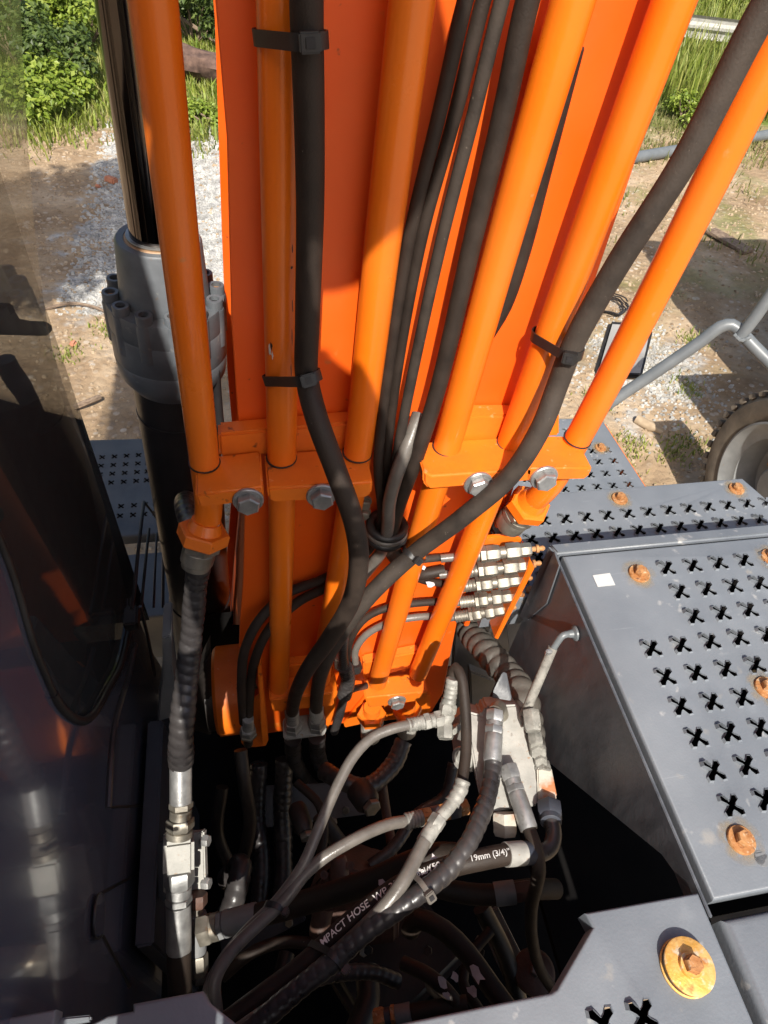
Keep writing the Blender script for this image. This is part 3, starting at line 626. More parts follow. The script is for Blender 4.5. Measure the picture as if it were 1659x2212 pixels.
# two short hoses that curve from the lower left up to the grease block
hose('grease_hose', [(962, 1262, 'Y', .724), (905, 1250, 'Y', .722), (870, 1215, 'Y', .715), (848, 1160, 'Y', .71)], .0075, HOSE, 'thin black hose to the middle silver fitting', group='hoses to the grease fittings')
hose('grease_hose', [(968, 1298, 'Y', .724), (900, 1303, 'Y', .722), (840, 1312, 'Y', .722), (790, 1335, 'Y', .72), (760, 1375, 'Y', .71), (750, 1420, 'Y', .705), (752, 1455, 'Y', .70)], .0078, HOSE, 'thin black hose to the fourth silver fitting, arching over lit orange plate', group='hoses to the grease fittings')
hose('grease_hose', [(965, 1330, 'Y', .724), (900, 1333, 'Y', .722), (840, 1345, 'Y', .722), (790, 1372, 'Y', .72), (768, 1405, 'Y', .71), (768, 1432, 'Y', .70)], .0078, HOSE_GREY, 'thin grey hose to the lowest silver fitting', group='hoses to the grease fittings')
# grease fittings through the orange angle bracket
t = thing('grease_bracket', aY(1060, 1342, .73), 'orange angle bracket carrying five silver grease fittings on the boom edge', 'bracket')
b = MB(); bp_ = [aY(x, y, .728) for x, y in [(1036, 1180), (1044, 1164), (1108, 1157), (1126, 1164), (1138, 1188), (1064, 1343), (1056, 1341), (1122, 1196), (1110, 1176), (1060, 1180)]]
b.prism([aY(x, y, .728) for x, y in [(1128, 1166), (1139, 1188), (1064, 1343), (1056, 1341), (1122, 1194)]], V(0, -.045, .0), .0015); b.build('bracket_plate', ORANGE, t)
MB().prism([aY(x, y, .733) for x, y in [(1022, 1182), (1040, 1162), (1108, 1157), (1128, 1166), (1120, 1196), (1056, 1340), (1035, 1300)]], V(0, .008, 0), .002).build('bracket_base', ORANGE, t)
rows = [((962, 1205), (1124, 1189), 'topmost'), ((958, 1240), (1118, 1222), 'second highest'), ((962, 1270), (1100, 1254), 'middle'), ((968, 1303), (1084, 1290), 'second lowest'), ((958, 1335), (1068, 1319), 'lowest')]
for (a, c, w_) in rows:
    A, B = aY(a[0]+25, a[1]-2, .712), aY(c[0], c[1], .700); d = (B-A).normalized(); l = (B-A).length
    t = thing('grease_fitting', A, '%s silver grease fitting on the orange angle bracket' % w_, 'fitting', 'grease fittings on the bracket')
    MB().lathe(A-d*.03, d, [(0, .0078), (.04, .0078)], 14).build('hose_end', HOSE_GREY, t)
    k = l/.150
    stack(t, A, d, [('ferrule', 'f', .054*k, .0125), ('hex_nut', 'h', .015*k, .0165), ('swivel_nut', 'h', .032*k, .0155), ('spacer', 'r', .014*k, .0120), ('hex_nut', 'h', .035*k, .0165)], STEEL)
    q = stack(t, A+d*l, d, [('adapter_nut', 'h', .020, .0135), ], STEEL)
    MB().lathe(q, d, [(0, .005), (.008, .005), (.009, .008), (.014, .0075), (.015, .004), (.021, .0055), (.025, .003)], 14).build('grease_nipple', RUST, t)

# ---------------------------------------------------------------- cable ties
def cable_tie(c1, r1, c2, r2, ax, label, head=1., m=PLASTIC, group='black cable ties on the hoses', tilt=0., wd=.0085, hs=1.1):
    e = c2-c1; ax = ax.normalized(); ax = (ax-e*(ax.dot(e)/e.length_squared)).normalized()
    e1_ = (e-ax*e.dot(ax)); D = e1_.length; e1_ = e1_.normalized(); f = ax.cross(e1_)
    if f.dot(-c1) < 0: f = -f
    c2 = c1+e1_*D; lp = []
    for i in range(13): a = pi/2+pi*i/12; lp.append((c1+(e1_*cos(a)+f*sin(a))*(r1+.0012), (e1_*cos(a)+f*sin(a))))
    for i in range(13): a = -pi/2+pi*i/12; lp.append((c2+(e1_*cos(a)+f*sin(a))*(r2+.0012), (e1_*cos(a)+f*sin(a))))
    b = MB(); n = len(lp)
    for p, nr in lp: b.v += [p-ax*wd/2, p+ax*wd/2, p+ax*wd/2+nr*.0016, p-ax*wd/2+nr*.0016]
    for i in range(n):
        k, l = 4*i, 4*((i+1) % n)
        for s_ in range(4): b.f.append((k+s_, k+(s_+1) % 4, l+(s_+1) % 4, l+s_))
    t = thing('cable_tie', c1, label, 'cable tie', group)
    b.build('strap', m, t)
    a = .55*head; hp = c2+(e1_*cos(a)+f*sin(a))*(r2+.005); nr = (e1_*cos(a)+f*sin(a)); tg = ax.cross(nr)
    R3 = Matrix((tg, ax, nr)).transposed()
    hb = MB(); hb.box(hp, .0135*hs, .0115*hs, .0085*hs, R3, .0015); ho = hb.build('lock_head', m, t)
    hb = MB(); hb.box(hp+nr*.0042*hs, .006*hs, .006*hs, .0022*hs, R3, .0005); hb.build('locking_slot', INTERIOR, ho)
    return t
def near(pts, p): return min(pts, key=lambda q: (q-p).length)
for (px, py, cp, hp_, lab, tl, ph) in [(603, 78, aY(604, 78, .70), h1p, 'black cable tie near the top edge round the second pipe and its hose', -.25, 0), (605, 815, aY(607, 812, .70), h1p, 'black cable tie lower down round the second pipe and its hose', -.2, 0)]:
    cable_tie(cp, PR, near(hp_, aY(664, py+12, .65)), .0150, V(0, 0, 1), lab, .75, tilt=0, wd=.0125, hs=1.3)
pa = aY(1185, 727, .70); cable_tie(pa, PR, near(h2p, aY(1240, 755, .655)), .0142, aY(1100, 965, .70)-aY(1278, 480, .70), 'black cable tie strapping the dusty thick hose to a sunlit pipe', 1.2, wd=.0125, hs=1.3)
pa = aY(895, 1195, .70); cable_tie(pa, PR, near(h2p, aY(888, 1205, .63)), .0142, V(.4, 0, 1), 'cable tie where the dusty hose crosses the pipe, with torn white tape', 1.3)
def flake(c, s_, n_=9, nrm=None, lab=None, m=PEEL):
    nrm = nrm or (-c).normalized(); u = nrm.cross(V(.3, .2, 1)).normalized(); w_ = nrm.cross(u)
    b = MB(); pts = []
    for i in range(n_):
        a = 2*pi*i/n_; r = s_*random.uniform(.5, 1.15); pts.append(c+u*r*cos(a)*1.2+w_*r*sin(a)*.8+nrm*random.uniform(0, .35)*s_)
    b.prism(pts, nrm*-.0008, 0); o = b.build('tape_scrap', m, None, 30)
    tag(o, lab, 'tape scrap', 'torn white tape scraps'); return o

# ---------------------------------------------------------------- brackets with hose ends at the boom foot
t = thing('hose_bracket', aY(550, 1605, .66), 'orange angle bracket bolted left of the silver connector plate', 'bracket')
MB().prism([aY(x, y, .69) for x, y in [(519, 1537), (528, 1528), (566, 1500), (578, 1598), (572, 1612), (530, 1616), (521, 1606)]], V(0, .008, 0), .002).build('bracket_plate', ORANGE_WORN, t)
MB().prism([aY(x, y, .655) for x, y in [(558, 1462), (566, 1458), (580, 1600), (575, 1612), (566, 1612)]], V(0, .05, 0), .002).build('bracket_flange', ORANGE_WORN, t)
bolt(t, aY(552, 1478, .715), V(-1, -.4, 0), .008, .010, STEEL)
for (x, y, y2, lab, yy) in [(536, 1572, 1610, 'steel hose end on the orange angle bracket', .652)]:
    t = thing('hose_end', aY(x, y2, yy), lab, 'fitting'); A, B = aY(x, y-20, yy), aY(x, y2-5, yy); d = (B-A).normalized()
    stack(t, A, d, [('ferrule', 'f', .05, .0125, STEEL_BRIGHT), ('hex_nut', 'h', .022, .018, STEEL_BRIGHT), ('lock_nut', 'h', .012, .020, STEEL), ('stub', 'r', .05, .011, BLACK)])
t = thing('connector_plate', aY(657, 1600, .675), 'silver connector plate with rounded corners under two thick hoses', 'plate')
pp = [(610, 1560), (614, 1550), (696, 1538), (702, 1542), (705, 1576), (700, 1586), (618, 1597), (612, 1592)]
MB().prism([aZ(x, y, -1.535) for x, y in pp], V(0, 0, -.008), .002).build('plate', BLOCK, t)
for (x, y, m, lab) in [(631, 1532, STEEL_BRIGHT, 'grey ferrule and nuts on left of the silver connector plate'), (683, 1528, BLOCK, 'dusty white ferrule and nuts on right of the silver connector plate')]:
    A = near(h1p if x < 650 else h2p, aY(x, y, .675)); B = aZ(x+2, y+42, -1.535); d = (B-A).normalized(); l = (B-A).length
    t = thing('hose_end', B, lab, 'fitting', 'hose ends on the connector plate')
    stack(t, A-d*.012, d, [('ferrule', 'f', l*.6, .0165, m), ('hex_nut', 'h', l*.3, .0205, STEEL_BRIGHT), ('lock_nut', 'h', l*.25, .022, STEEL_BRIGHT)])
    q = B+d*.012
    hose('corrugated_hose', [tuple([0])]*0 or [(x+2, y+62, 'Y', .68), (x+3, y+95, 'Y', .70), (x+14, y+130, 'Y', .73), (x+42, y+165, 'Y', .78), (x+70, y+180, 'Y', .82)], .021, SPIRAL, 'black corrugated hose below the %s nut of the connector plate' % ('left' if x < 650 else 'right'), group='corrugated hoses under the connector plate', rfun=corr(.021, .014, .12), step=.004)
# small harness with a grey sheath right of the connector plate
hose('wire_harness', [(742, 1375, 'Y', .69), (742, 1425, 'Y', .685), (750, 1470, 'Y', .68), (742, 1510, 'Y', .675), (733, 1545, 'Y', .67), (722, 1580, 'Y', .67)], .0095, SPIRAL, 'taped black wire harness right of the connector plate', cat='cable', rfun=corr(.0105, .004, .12), step=.0016)
t = thing('tape_wrap', aY(750, 1500, .68), 'black tape lump wrapped round the wire harness', 'tape')
MB().tube(spline([aY(746, 1440, .682), aY(752, 1468, .677), aY(744, 1502, .672)], .003), .014, 14, rfun=corr(.0165, .011, .25)).build('tape', SPIRAL, t)
MB().tube(spline([aY(742, 1505, .675), aY(760, 1490, .68), aY(790, 1482, .70)], .003), .008, 12, rfun=corr(.008, .006, .16)).build('branch_sheath', SPIRAL, t)
t = thing('connector_plug', aY(730, 1450, .71), 'pale dusty connector behind the wire harness', 'connector'); MB().box(aY(733, 1425, .715), .022, .03, .05, None, .004).build('plug_body', RUSTY_BLOCK, t); MB().lathe(aY(768, 1434, .705), V(0, -.3, -1), [(0, .013), (.012, .015), (.02, .013)], 18).build('cap', PLASTIC, t)
flake(aY(915, 1225, .70), .006, lab='white tape scrap beside the cable tie on the dusty hose')
flake(aY(930, 1262, .70), .008, lab='curled white tape scrap on the thin hose above the middle fitting')

# ================================================================ BOOM CYLINDER (left)
cyl = thing('boom_cylinder', aY(430, 1380, 1.2), 'grey boom lift cylinder with chrome rod left of the boom', 'cylinder')
A, B = aY(357, 640, 1.2), aY(437, 1330, 1.2); ax = (A-B).normalized()      # axis pointing up
def along(y):  # point of the axis seen at picture height y
    best = None
    for i in range(-300, 900):
        p = A-ax*(i*.004); c = RM.transposed() @ p; yy = CY-FPX*c.y/-c.z
        if best is None or abs(yy-y) < best[0]: best = (abs(yy-y), p)
    return best[1]
top = along(512)     # top of the collar round the rod
MB().lathe(top-ax*.02, ax, [(0, .049), (1.6, .049)], 48).build('rod', CHROME, cyl)
MB().lathe(top-ax*.004, ax, [(-.02, .0515), (.004, .0515), (.008, .0555), (.010, .055)], 40).build('rod_wiper', STEEL_BRIGHT, cyl)
MB().lathe(top-ax*.004, ax, [(-.02, .060), (.002, .060), (.005, .058)], 40).build('wiper_ring', SEAL_RED, cyl)
gl = thing  # gland: flared collar, flange and body
pr = [(-.16, .086), (-.004, .075), (0, .072), (0, .060), (-.02, .060)]
MB().lathe(top, ax, pr, 56).build('gland_collar', GLAND, cyl)
fl0 = top-ax*.085
MB().lathe(fl0, ax, [(-.222, .087), (-.190, .106), (-.150, .1100), (-.148, .1088), (-.144, .1100), (-.082, .1100), (-.080, .1090), (-.076, .1100), (-.036, .1100), (-.030, .1085), (-.028, .08)], 56).build('gland_flange', GLAND, cyl)
u0 = V(1, 0, 0); u0 = (u0-ax*u0.dot(ax)).normalized(); w0 = ax.cross(u0)
for i in range(12):
    a = 2*pi*(i+.35)/12; p = fl0-ax*.012+(u0*cos(a)+w0*sin(a))*.0965
    o = MB().lathe(p-ax*.040, ax, [(0, .0155), (.036, .0155), (.0385, .0145), (.0385, .0092), (.026, .0088)], 24).build('socket_bolt', GLAND, cyl)
    MB().lathe(p-ax*.013, ax, [(0, .0092), (.003, .0092)], 6).build('hex_socket', RUST if i % 3 == 0 else PLASTIC, o)
    MB().lathe(p-ax*.10, ax, [(0, .0175), (.076, .0175), (.080, .0165)], 22).build('flange_lug', GLAND, cyl)
MB().lathe(fl0-ax*.20, -ax, [(0, .086), (1.25, .086)], 48).build('barrel', BARREL, cyl)
MB().lathe(along(885), ax, [(0, .0875), (.004, .0885), (.008, .0875)], 48).build('weld_ring', BARREL, cyl)
MB().lathe(along(1290), ax, [(0, .0875), (.004, .0890), (.008, .0875)], 48).build('weld_ring', BARREL, cyl)
b = MB(); b.tube(spline([aY(462, 740, 1.15), aY(474, 900, 1.15), aY(482, 960, 1.15)], .03), .009, 12); b.build('supply_tube', BARREL, cyl)
hose('corrugated_hose', [(433, 1208, 'Y', .685), (424, 1255, 'Y', .69), (420, 1300, 'Y', .68), (413, 1380, 'Y', .655), (404, 1460, 'Y', .62), (395, 1540, 'Y', .575), (391, 1600, 'Y', .545), (391, 1648, 'Y', .53)], .022, SPIRAL, 'thick black wrapped hose hanging below the leftmost orange nut', rfun=lambda L, a, t: (.0195+.0045*min(1, max(0, t*1.6-.5)))*(.86+.14*abs(sin(pi*((L/.0205+a/(2*pi)) % 1)))**.5)*(1+.03*sin(L*61)), step=.003, seg=22)
hose('corrugated_hose', [(432, 1190, 'Y', .72), (412, 1130, 'Y', .80), (400, 1092, 'Y', .86), (405, 1080, 'Y', .95)], .020, SPIRAL, 'dark wrapped hose behind the leftmost clamp', rfun=corr(.020, .018, .12), step=.004, seg=22)
hose('corrugated_hose', [(1098, 1130, 'Y', .765), (1080, 1150, 'Y', .80), (1055, 1210, 'Y', .86), (1010, 1300, 'Y', .84), (1008, 1345, 'Y', .80), (1050, 1405, 'X', .455), (1102, 1462, 'X', .478), (1130, 1508, 'X', .480), (1140, 1560, 'X', .478), (1142, 1620, 'X', .46)], .030, SPIRAL_DUSTY, 'thick dusty corrugated hose right of the boom foot', rfun=corr(.032, .027, .22), step=.004, seg=22)

# ================================================================ DECK PLATES with pressed X holes
def xshape(cx, cy, s, ang=pi/4):
    """outline of one X hole: four arms that widen to pointed ends"""
    pts = []
    for k in range(4):
        a = ang+k*pi/2; d = V(cos(a), sin(a), 0); n_ = V(-sin(a), cos(a), 0); c = V(cx, cy, 0)
        pts += [c+d*s*.48-n_*s*.22, c+d*s*.92-n_*s*.30, c+d*s*1.16, c+d*s*.92+n_*s*.30, c+d*s*.48+n_*s*.22]
        pts.append(c+(d+n_).normalized()*s*.36)
    return pts
def sheet(outline, z, holes, xs_=.0165, lip=.0035, fold=.005, drop=.03, th=.003, ang=pi/4, folded=None):
    """folded sheet-metal top: flat face with real X holes (raised lips), rounded edge and down-turned flange"""
    bm = bmesh.new(); n = len(outline); P2 = [V(p[0], p[1], 0) for p in outline]
    area = sum(P2[i].x*P2[(i+1) % n].y-P2[(i+1) % n].x*P2[i].y for i in range(n))
    if area < 0: P2.reverse()
    def inset(k):
        out = []
        for i in range(n):
            a, b_, c = P2[i-1], P2[i], P2[(i+1) % n]
            d1 = (b_-a).normalized(); d2 = (c-b_).normalized(); n1 = V(-d1.y, d1.x, 0); n2 = V(-d2.y, d2.x, 0)
            m = (n1+n2); m = m/max(.25, m.dot(n1)) ; out.append(b_+m*k)
        return out
    rings = []
    prof = [(fold, 0), (fold*.62, -fold*.08), (fold*.3, -fold*.3), (fold*.08, -fold*.62), (0, -fold), (0, -drop)]
    for (k, dz) in prof:
        rings.append([bm.verts.new(p+V(0, 0, z+dz)) for p in inset(k)])
    for a, b_ in zip(rings, rings[1:]):
        for i in range(n): bm.faces.new((a[i], b_[i], b_[(i+1) % n], a[(i+1) % n]))
    ed = [bm.edges.get((rings[0][i], rings[0][(i+1) % n])) for i in range(n)]
    for (hx, hy) in holes:
        pts = xshape(hx, hy, xs_, ang); c = V(hx, hy, 0); m = len(pts)
        o = [bm.verts.new(c+(p-c)*1.16+V(0, 0, z)) for p in pts]
        lp = [lip*random.uniform(.3, .9), lip*random.uniform(1.1, 1.9), lip*random.uniform(.5, 1.1), lip*random.uniform(.2, .7)]
        i_ = [bm.verts.new(p+V(0, 0, z+lp[(q//6) % 4])) for q, p in enumerate(pts)]
        d = [bm.verts.new(p+V(0, 0, z-th+lp[(q//6) % 4])) for q, p in enumerate(pts)]
        for q in range(m):
            r = (q+1) % m; bm.faces.new((o[q], o[r], i_[r], i_[q])); bm.faces.new((i_[q], i_[r], d[r], d[q])); ed.append(bm.edges.get((o[q], o[r])))
    bmesh.ops.triangle_fill(bm, use_beauty=True, use_dissolve=False, edges=ed)
    s = MB(); s.bm(bm); bm.free(); return s
def rust_bolt(par, c, r=.0110, wr=.0195, m=RUST, h=.0120, ph=.4):
    halo(par, c, .036)
    return bolt(par, c, V(0, 0, 1), r, h, m, m, wr, ph)

ZD = -.95
def halo_mat():
    m = bpy.data.materials.new('rust_stain'); m.use_nodes = True; n = m.node_tree.nodes; L = m.node_tree.links; b = n['Principled BSDF']
    tc = n.new('ShaderNodeTexCoord'); ln = n.new('ShaderNodeVectorMath'); ln.operation = 'LENGTH'; L.new(tc.outputs['Object'], ln.inputs[0])
    mr = n.new('ShaderNodeMapRange'); mr.inputs[1].default_value = .034; mr.inputs[2].default_value = .019; mr.inputs[4].default_value = .45; L.new(ln.outputs['Value'], mr.inputs[0])
    g = n.new('ShaderNodeNewGeometry'); z = n.new('ShaderNodeTexNoise'); z.inputs['Scale'].default_value = 55; z.inputs['Detail'].default_value = 6; L.new(g.outputs['Position'], z.inputs['Vector'])
    zr = n.new('ShaderNodeMapRange'); zr.inputs[1].default_value = .35; zr.inputs[2].default_value = .65; L.new(z.outputs['Fac'], zr.inputs[0])
    mu = n.new('ShaderNodeMath'); mu.operation = 'MULTIPLY'; L.new(mr.outputs[0], mu.inputs[0]); L.new(zr.outputs[0], mu.inputs[1]); L.new(mu.outputs[0], b.inputs['Alpha'])
    b.inputs['Base Color'].default_value = (.36, .27, .15, 1); b.inputs['Roughness'].default_value = .7
    return m
HALO = halo_mat()
def halo(par, c, r):
    o = MB().lathe(c+V(0, 0, .0004), V(0, 0, 1), [(0, r), (.0002, r)], 30).build('rust_stain', HALO, par); o.scale = (1, 1, 1); return o
box = thing('step_box', V(.75, .4, -1.6), 'grey step box with X holes and rusty bolts at lower right', 'step box')
holes = [(.664+.0535*i, .630) for i in range(1, 8)] + [(.718+.0535*i, .577) for i in range(7)] + [(.719+.0535*i, .525) for i in range(7)]
for k, y in enumerate((.474, .422, .371, .320, .269, .219)): holes += [(.6135+.001*k+.0545*i, y) for i in range(9)]
sheet([(.532, .112), (1.16, .112), (1.16, .681), (.532, .681)], ZD, holes, .0165, .0045).build('top_panel', DECK, box, 35)
# frame under the lid: rounded rim, side wall, rear wall with the cut-out
MB().prism([V(.524, .690, -.955), V(1.17, .690, -.955), V(1.17, .722, -.962), V(.520, .722, -.962)], V(0, 0, -.25), .006, 3).build('front_rim', DECK, box)
sd = [V(.519, .70, -.972), V(.519, .085, -.972), V(.519, .085, -.995), V(.519, .16, -.996), V(.519, .185, -1.01), V(.519, .44, -1.315), V(.519, .70, -1.625)]
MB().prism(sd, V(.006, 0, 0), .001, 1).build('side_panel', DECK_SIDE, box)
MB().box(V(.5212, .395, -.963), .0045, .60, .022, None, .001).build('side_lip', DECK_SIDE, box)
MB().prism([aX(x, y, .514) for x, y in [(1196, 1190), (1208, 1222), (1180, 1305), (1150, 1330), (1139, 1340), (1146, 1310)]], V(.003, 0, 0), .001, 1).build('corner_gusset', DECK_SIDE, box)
MB().box(V(.84, .40, -1.0), .62, .60, .004, None, 0).build('dark_liner', VOID, box)  # black sheet under the lid that keeps its X holes dark
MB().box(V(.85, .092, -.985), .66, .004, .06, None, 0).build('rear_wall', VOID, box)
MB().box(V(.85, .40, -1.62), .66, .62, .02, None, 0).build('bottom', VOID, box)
for (x, y) in ((1380, 1240), (1600, 1815), (1655, 1487), (1665, 1205)): rust_bolt(box, aZ(x, y, ZD), ph=random.random())
MB().prism([aZ(x, y, ZD+.0006) for x, y in [(1280, 1243), (1317, 1238), (1329, 1264), (1291, 1268)]], V(0, 0, .0006), 0).build('white_label', WHITE_STICKER, box)
MB().lathe(aZ(1645, 1855, ZD-.0004), V(0, 0, 1), [(0, .0105), (.001, .0100)], 20).build('rubber_plug', FRAME_PALE, box)
MB().prism([aY(x, y, .722) for x, y in [(1308, 1190), (1312, 1182), (1335, 1180), (1340, 1188)]], V(0, .006, .0), .001).build('latch_tab', STEEL, box)
# thin stay rod: flange on the box side, bend, worn grey sleeve
t = thing('stay_rod', aX(1235, 1365, .515), 'grey bent rod with worn sleeve fixed to the side of the step box', 'rod')
c0 = aX(1243, 1368, .517); c1_ = aX(1221, 1368, .497)
MB().lathe(c0, V(-1, 0, 0), [(0, .014), (.003, .013), (.006, .008), (.014, .0065)], 20).build('flange', RAILGREY, t)
A = c1_+V(-.02, -.012, -.035); 
MB().tube(spline([c0+V(-.012, 0, 0), c1_+V(-.004, -.002, -.003), A], .005), .0062, 14).build('bent_rod', RAILGREY, t)
B = aX(1132, 1545, .43)
MB().tube([A.lerp(B, i/20) for i in range(-1, 21)], .0088, 14).build('sleeve', SLEEVE, t)
MB().box(A+V(-.008, -.004, .004), .012, .008, .012, None, .002).build('retaining_clip', STEEL_BRIGHT, t)

# upper front step and lower front walkway
st = thing('front_step', V(.8, .95, -1.6), 'grey perforated step plate in front of the step box', 'step')
hs = [(.532+.0533*i, .876) for i in range(14)] + [(.528+.0533*i, .928) for i in range(15)] + [(.532+.0533*i, .824) for i in range(14)] + [(.528+.0533*i, .772) for i in range(14)]
sheet([(.44, .725), (1.30, .725), (1.205, 1.015), (.44, 1.012)], -1.15, hs, .0165, .004, .005, .10).build('step_plate', DECK, st, 35)
MB().box(V(.84, .87, -1.175), .72, .27, .006, None, 0).build('dark_backing', VOID, st)  # black sheet added so the step's X holes look unlit
for (x, y) in ((1338, 1078), (1590, 1057)): rust_bolt(st, aZ(x, y, -1.15), ph=random.random())
lw = thing('front_walkway', V(.9, 1.4, -1.7), 'lower grey perforated walkway with a slanted outer edge', 'walkway')
hl = [(.83+.0555*i, 1.332) for i in range(7)] + [(.83+.0555*i, 1.278) for i in range(7)] + [(.827+.0555*i+.001, 1.387) for i in range(7)] + [(.822+.0555*i+.002, 1.442) for i in range(7)] + [(.822+.0555*i, 1.495) for i in range(7)] + [(.77+.0555*i+.002, 1.548) for i in range(7)] + [(.77+.0555*i, 1.224) for i in range(7)] + [(.77+.0555*i, 1.60) for i in range(7)]
sheet([(.60, 1.03), (1.235, 1.03), (1.205, 1.665), (.60, 1.70)], -1.5, hl, .0150, .003, .012, .06).build('walkway_plate', DECK, lw, 35)
MB().box(V(.9, 1.35, -1.535), .56, .6, .006, None, 0).build('dark_backing', VOID, lw)  # added black sheet, painted shade behind the walkway holes
MB().prism([V(1.241, 1.03, -1.512), V(1.212, 1.64, -1.512), V(1.212, 1.64, -1.72), V(1.241, 1.03, -1.72)], V(-.004, 0, 0), 0).build('orange_skirt', ORANGE, lw)
q = aZ(1495, 955-30, -1.5)
for (x, y) in ((1297, 968), (1143, 1282), ): rust_bolt(lw if y < 1000 else st, aZ(x, y, -1.5 if y < 1000 else -1.16), ph=random.random())
lf = thing('left_walkway', V(-.6, 2.1, -2.3), 'shade-toned grey perforated walkway behind the cylinder barrel, left', 'walkway')
hz = []
for (y, x0, n_) in ((2.36, -.79, 4), (2.305, -.79, 4), (2.25, -.79, 4), (2.195, -.79, 4), (2.05, -.79, 4), (1.995, -.79, 4)):
    hz += [(x0+.0525*i+.03, y) for i in range(4)] + [(x0+.0525*4+.03+.045*i, y) for i in range(3)]
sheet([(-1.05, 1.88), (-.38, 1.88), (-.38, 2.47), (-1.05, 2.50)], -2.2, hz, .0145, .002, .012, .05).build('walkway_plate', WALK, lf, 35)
MB().box(V(-.70, 2.18, -2.235), .6, .5, .012, None, 0).build('dark_backing', VOID, lf)  # black sheet put close below to darken the holes
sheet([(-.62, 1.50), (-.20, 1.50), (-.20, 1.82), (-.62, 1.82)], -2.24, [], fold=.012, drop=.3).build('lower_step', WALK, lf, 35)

# rear deck plates in the foreground
rd = thing('rear_deck_plate', V(.4, 0, -1.0), 'grey deck plate with notched edge and big yellow rusty washer, bottom right', 'deck plate')
o_ = [(1509, 1928), (1264, 1972), (1281, 2003), (1203, 2137), (1191, 2145), (1085, 2166), (855, 2213)]
o_ = [aZ(x, y, ZD).to_2d() for x, y in o_]
dq = o_[-1]-o_[-2]; e = o_[-1]+dq*((-.05-o_[-1].x)/dq.x)
out = [tuple(p) for p in o_]+[(e.x, e.y), (e.x, -.30), (.516, -.30)]
hr = [(.262, .0365), (.315, .0365), (.262, -.016), (.315, -.016), (.368, -.016), (.262, -.07), (.315, -.07), (.368, -.07)]
hr = [tuple(aZ(1388, 2196, ZD).to_2d()), tuple(aZ(1303, 2213, ZD).to_2d())]
sheet(out, ZD, hr, .0175, .004, .004, .032).build('deck_panel', DECK, rd, 35)
MB().box(V(.36, -.13, -1.02), .30, .32, .004, None, 0).build('dark_backing', VOID, rd)  # black sheet added to hide sunlight seen through the cut-outs
c = aZ(1480, 2090, ZD)
def disc(par, c, r, z0, z1, m, nm, seg=48): return MB().lathe(c+V(0, 0, z0), V(0, 0, 1), [(0, r*.98), ((z1-z0)*.15, r), ((z1-z0)*.8, r), (z1-z0, r*.95)], seg).build(nm, m, par)
disc(rd, c, .0315, .0, .004, RUST_YELLOW, 'base_washer')
disc(rd, c, .0300, .0038, .0105, PLASTIC, 'rubber_washer')
disc(rd, c, .0305, .010, .0150, RUST_YELLOW, 'top_washer')
bolt(rd, c+V(0, 0, .0150), V(0, 0, 1), .0105, .012, RUST, RUST_YELLOW, .014, .5)
sd_ = thing('side_deck_plate', V(.7, -.05, -1.0), 'plain grey deck plate right of the notched plate, lower right corner', 'deck plate')
sheet([(.533, .092), (1.2, .092), (1.2, -.30), (.533, -.30)], ZD-.002, [], fold=.012, drop=.05).build('deck_panel', DECK, sd_, 35)
ld = thing('left_deck_plate', V(-.1, 0, -1.0), 'blue grey deck plate with a rounded corner at bottom centre left', 'deck plate')
o_ = [aZ(x, y, ZD).to_2d() for x, y in [(512, 2213), (452, 2165), (438, 2140), (287, 2168), (287, 2184), (232, 2194), (195, 2213)]]
sheet([tuple(p) for p in o_]+[tuple(aZ(215, 2226, ZD).to_2d()), tuple(aZ(300, 2236, ZD).to_2d()), (-.195, -.30), (o_[0].x+.03, -.30), (o_[0].x+.03, o_[0].y-.02)], ZD, [], fold=.004, drop=.03).build('deck_panel', DECK, ld, 35)
l2 = thing('corner_deck_plate', V(-.35, 0, -1.0), 'small piece of grey deck plate in the lower left corner', 'deck plate')
o_ = [aZ(x, y, ZD-.02).to_2d() for x, y in [(120, 2180), (0, 2201)]]
sheet([tuple(o_[0]), tuple(o_[1]), (-.55, o_[1].y-.01), (-.55, -.3), (o_[0].x, -.3)], ZD-.02, [], fold=.004, drop=.03).build('deck_panel', DECK, l2, 35)
l3 = thing('deck_support', V(-.2, .0, -1.1), 'pale strip of deck support between the two left deck plates', 'deck support')
MB().prism([aZ(x, y, ZD-.04) for x, y in [(100, 2222), (112, 2200), (196, 2192), (196, 2206)]], V(0, 0, -.01), .002).build('angle_iron', DECK, l3)

# ================================================================ ENGINE BAY: frame walls and the dark machinery
bay = thing('bay_frame', V(.1, .4, -2.3), 'dark frame walls round the open engine bay', 'frame')
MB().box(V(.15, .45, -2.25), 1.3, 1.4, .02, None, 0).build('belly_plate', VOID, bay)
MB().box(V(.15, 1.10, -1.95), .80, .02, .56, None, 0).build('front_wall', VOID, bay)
MB().box(V(.15, -.30, -1.62), 1.3, .02, 1.24, None, 0).build('rear_wall', VOID, bay)
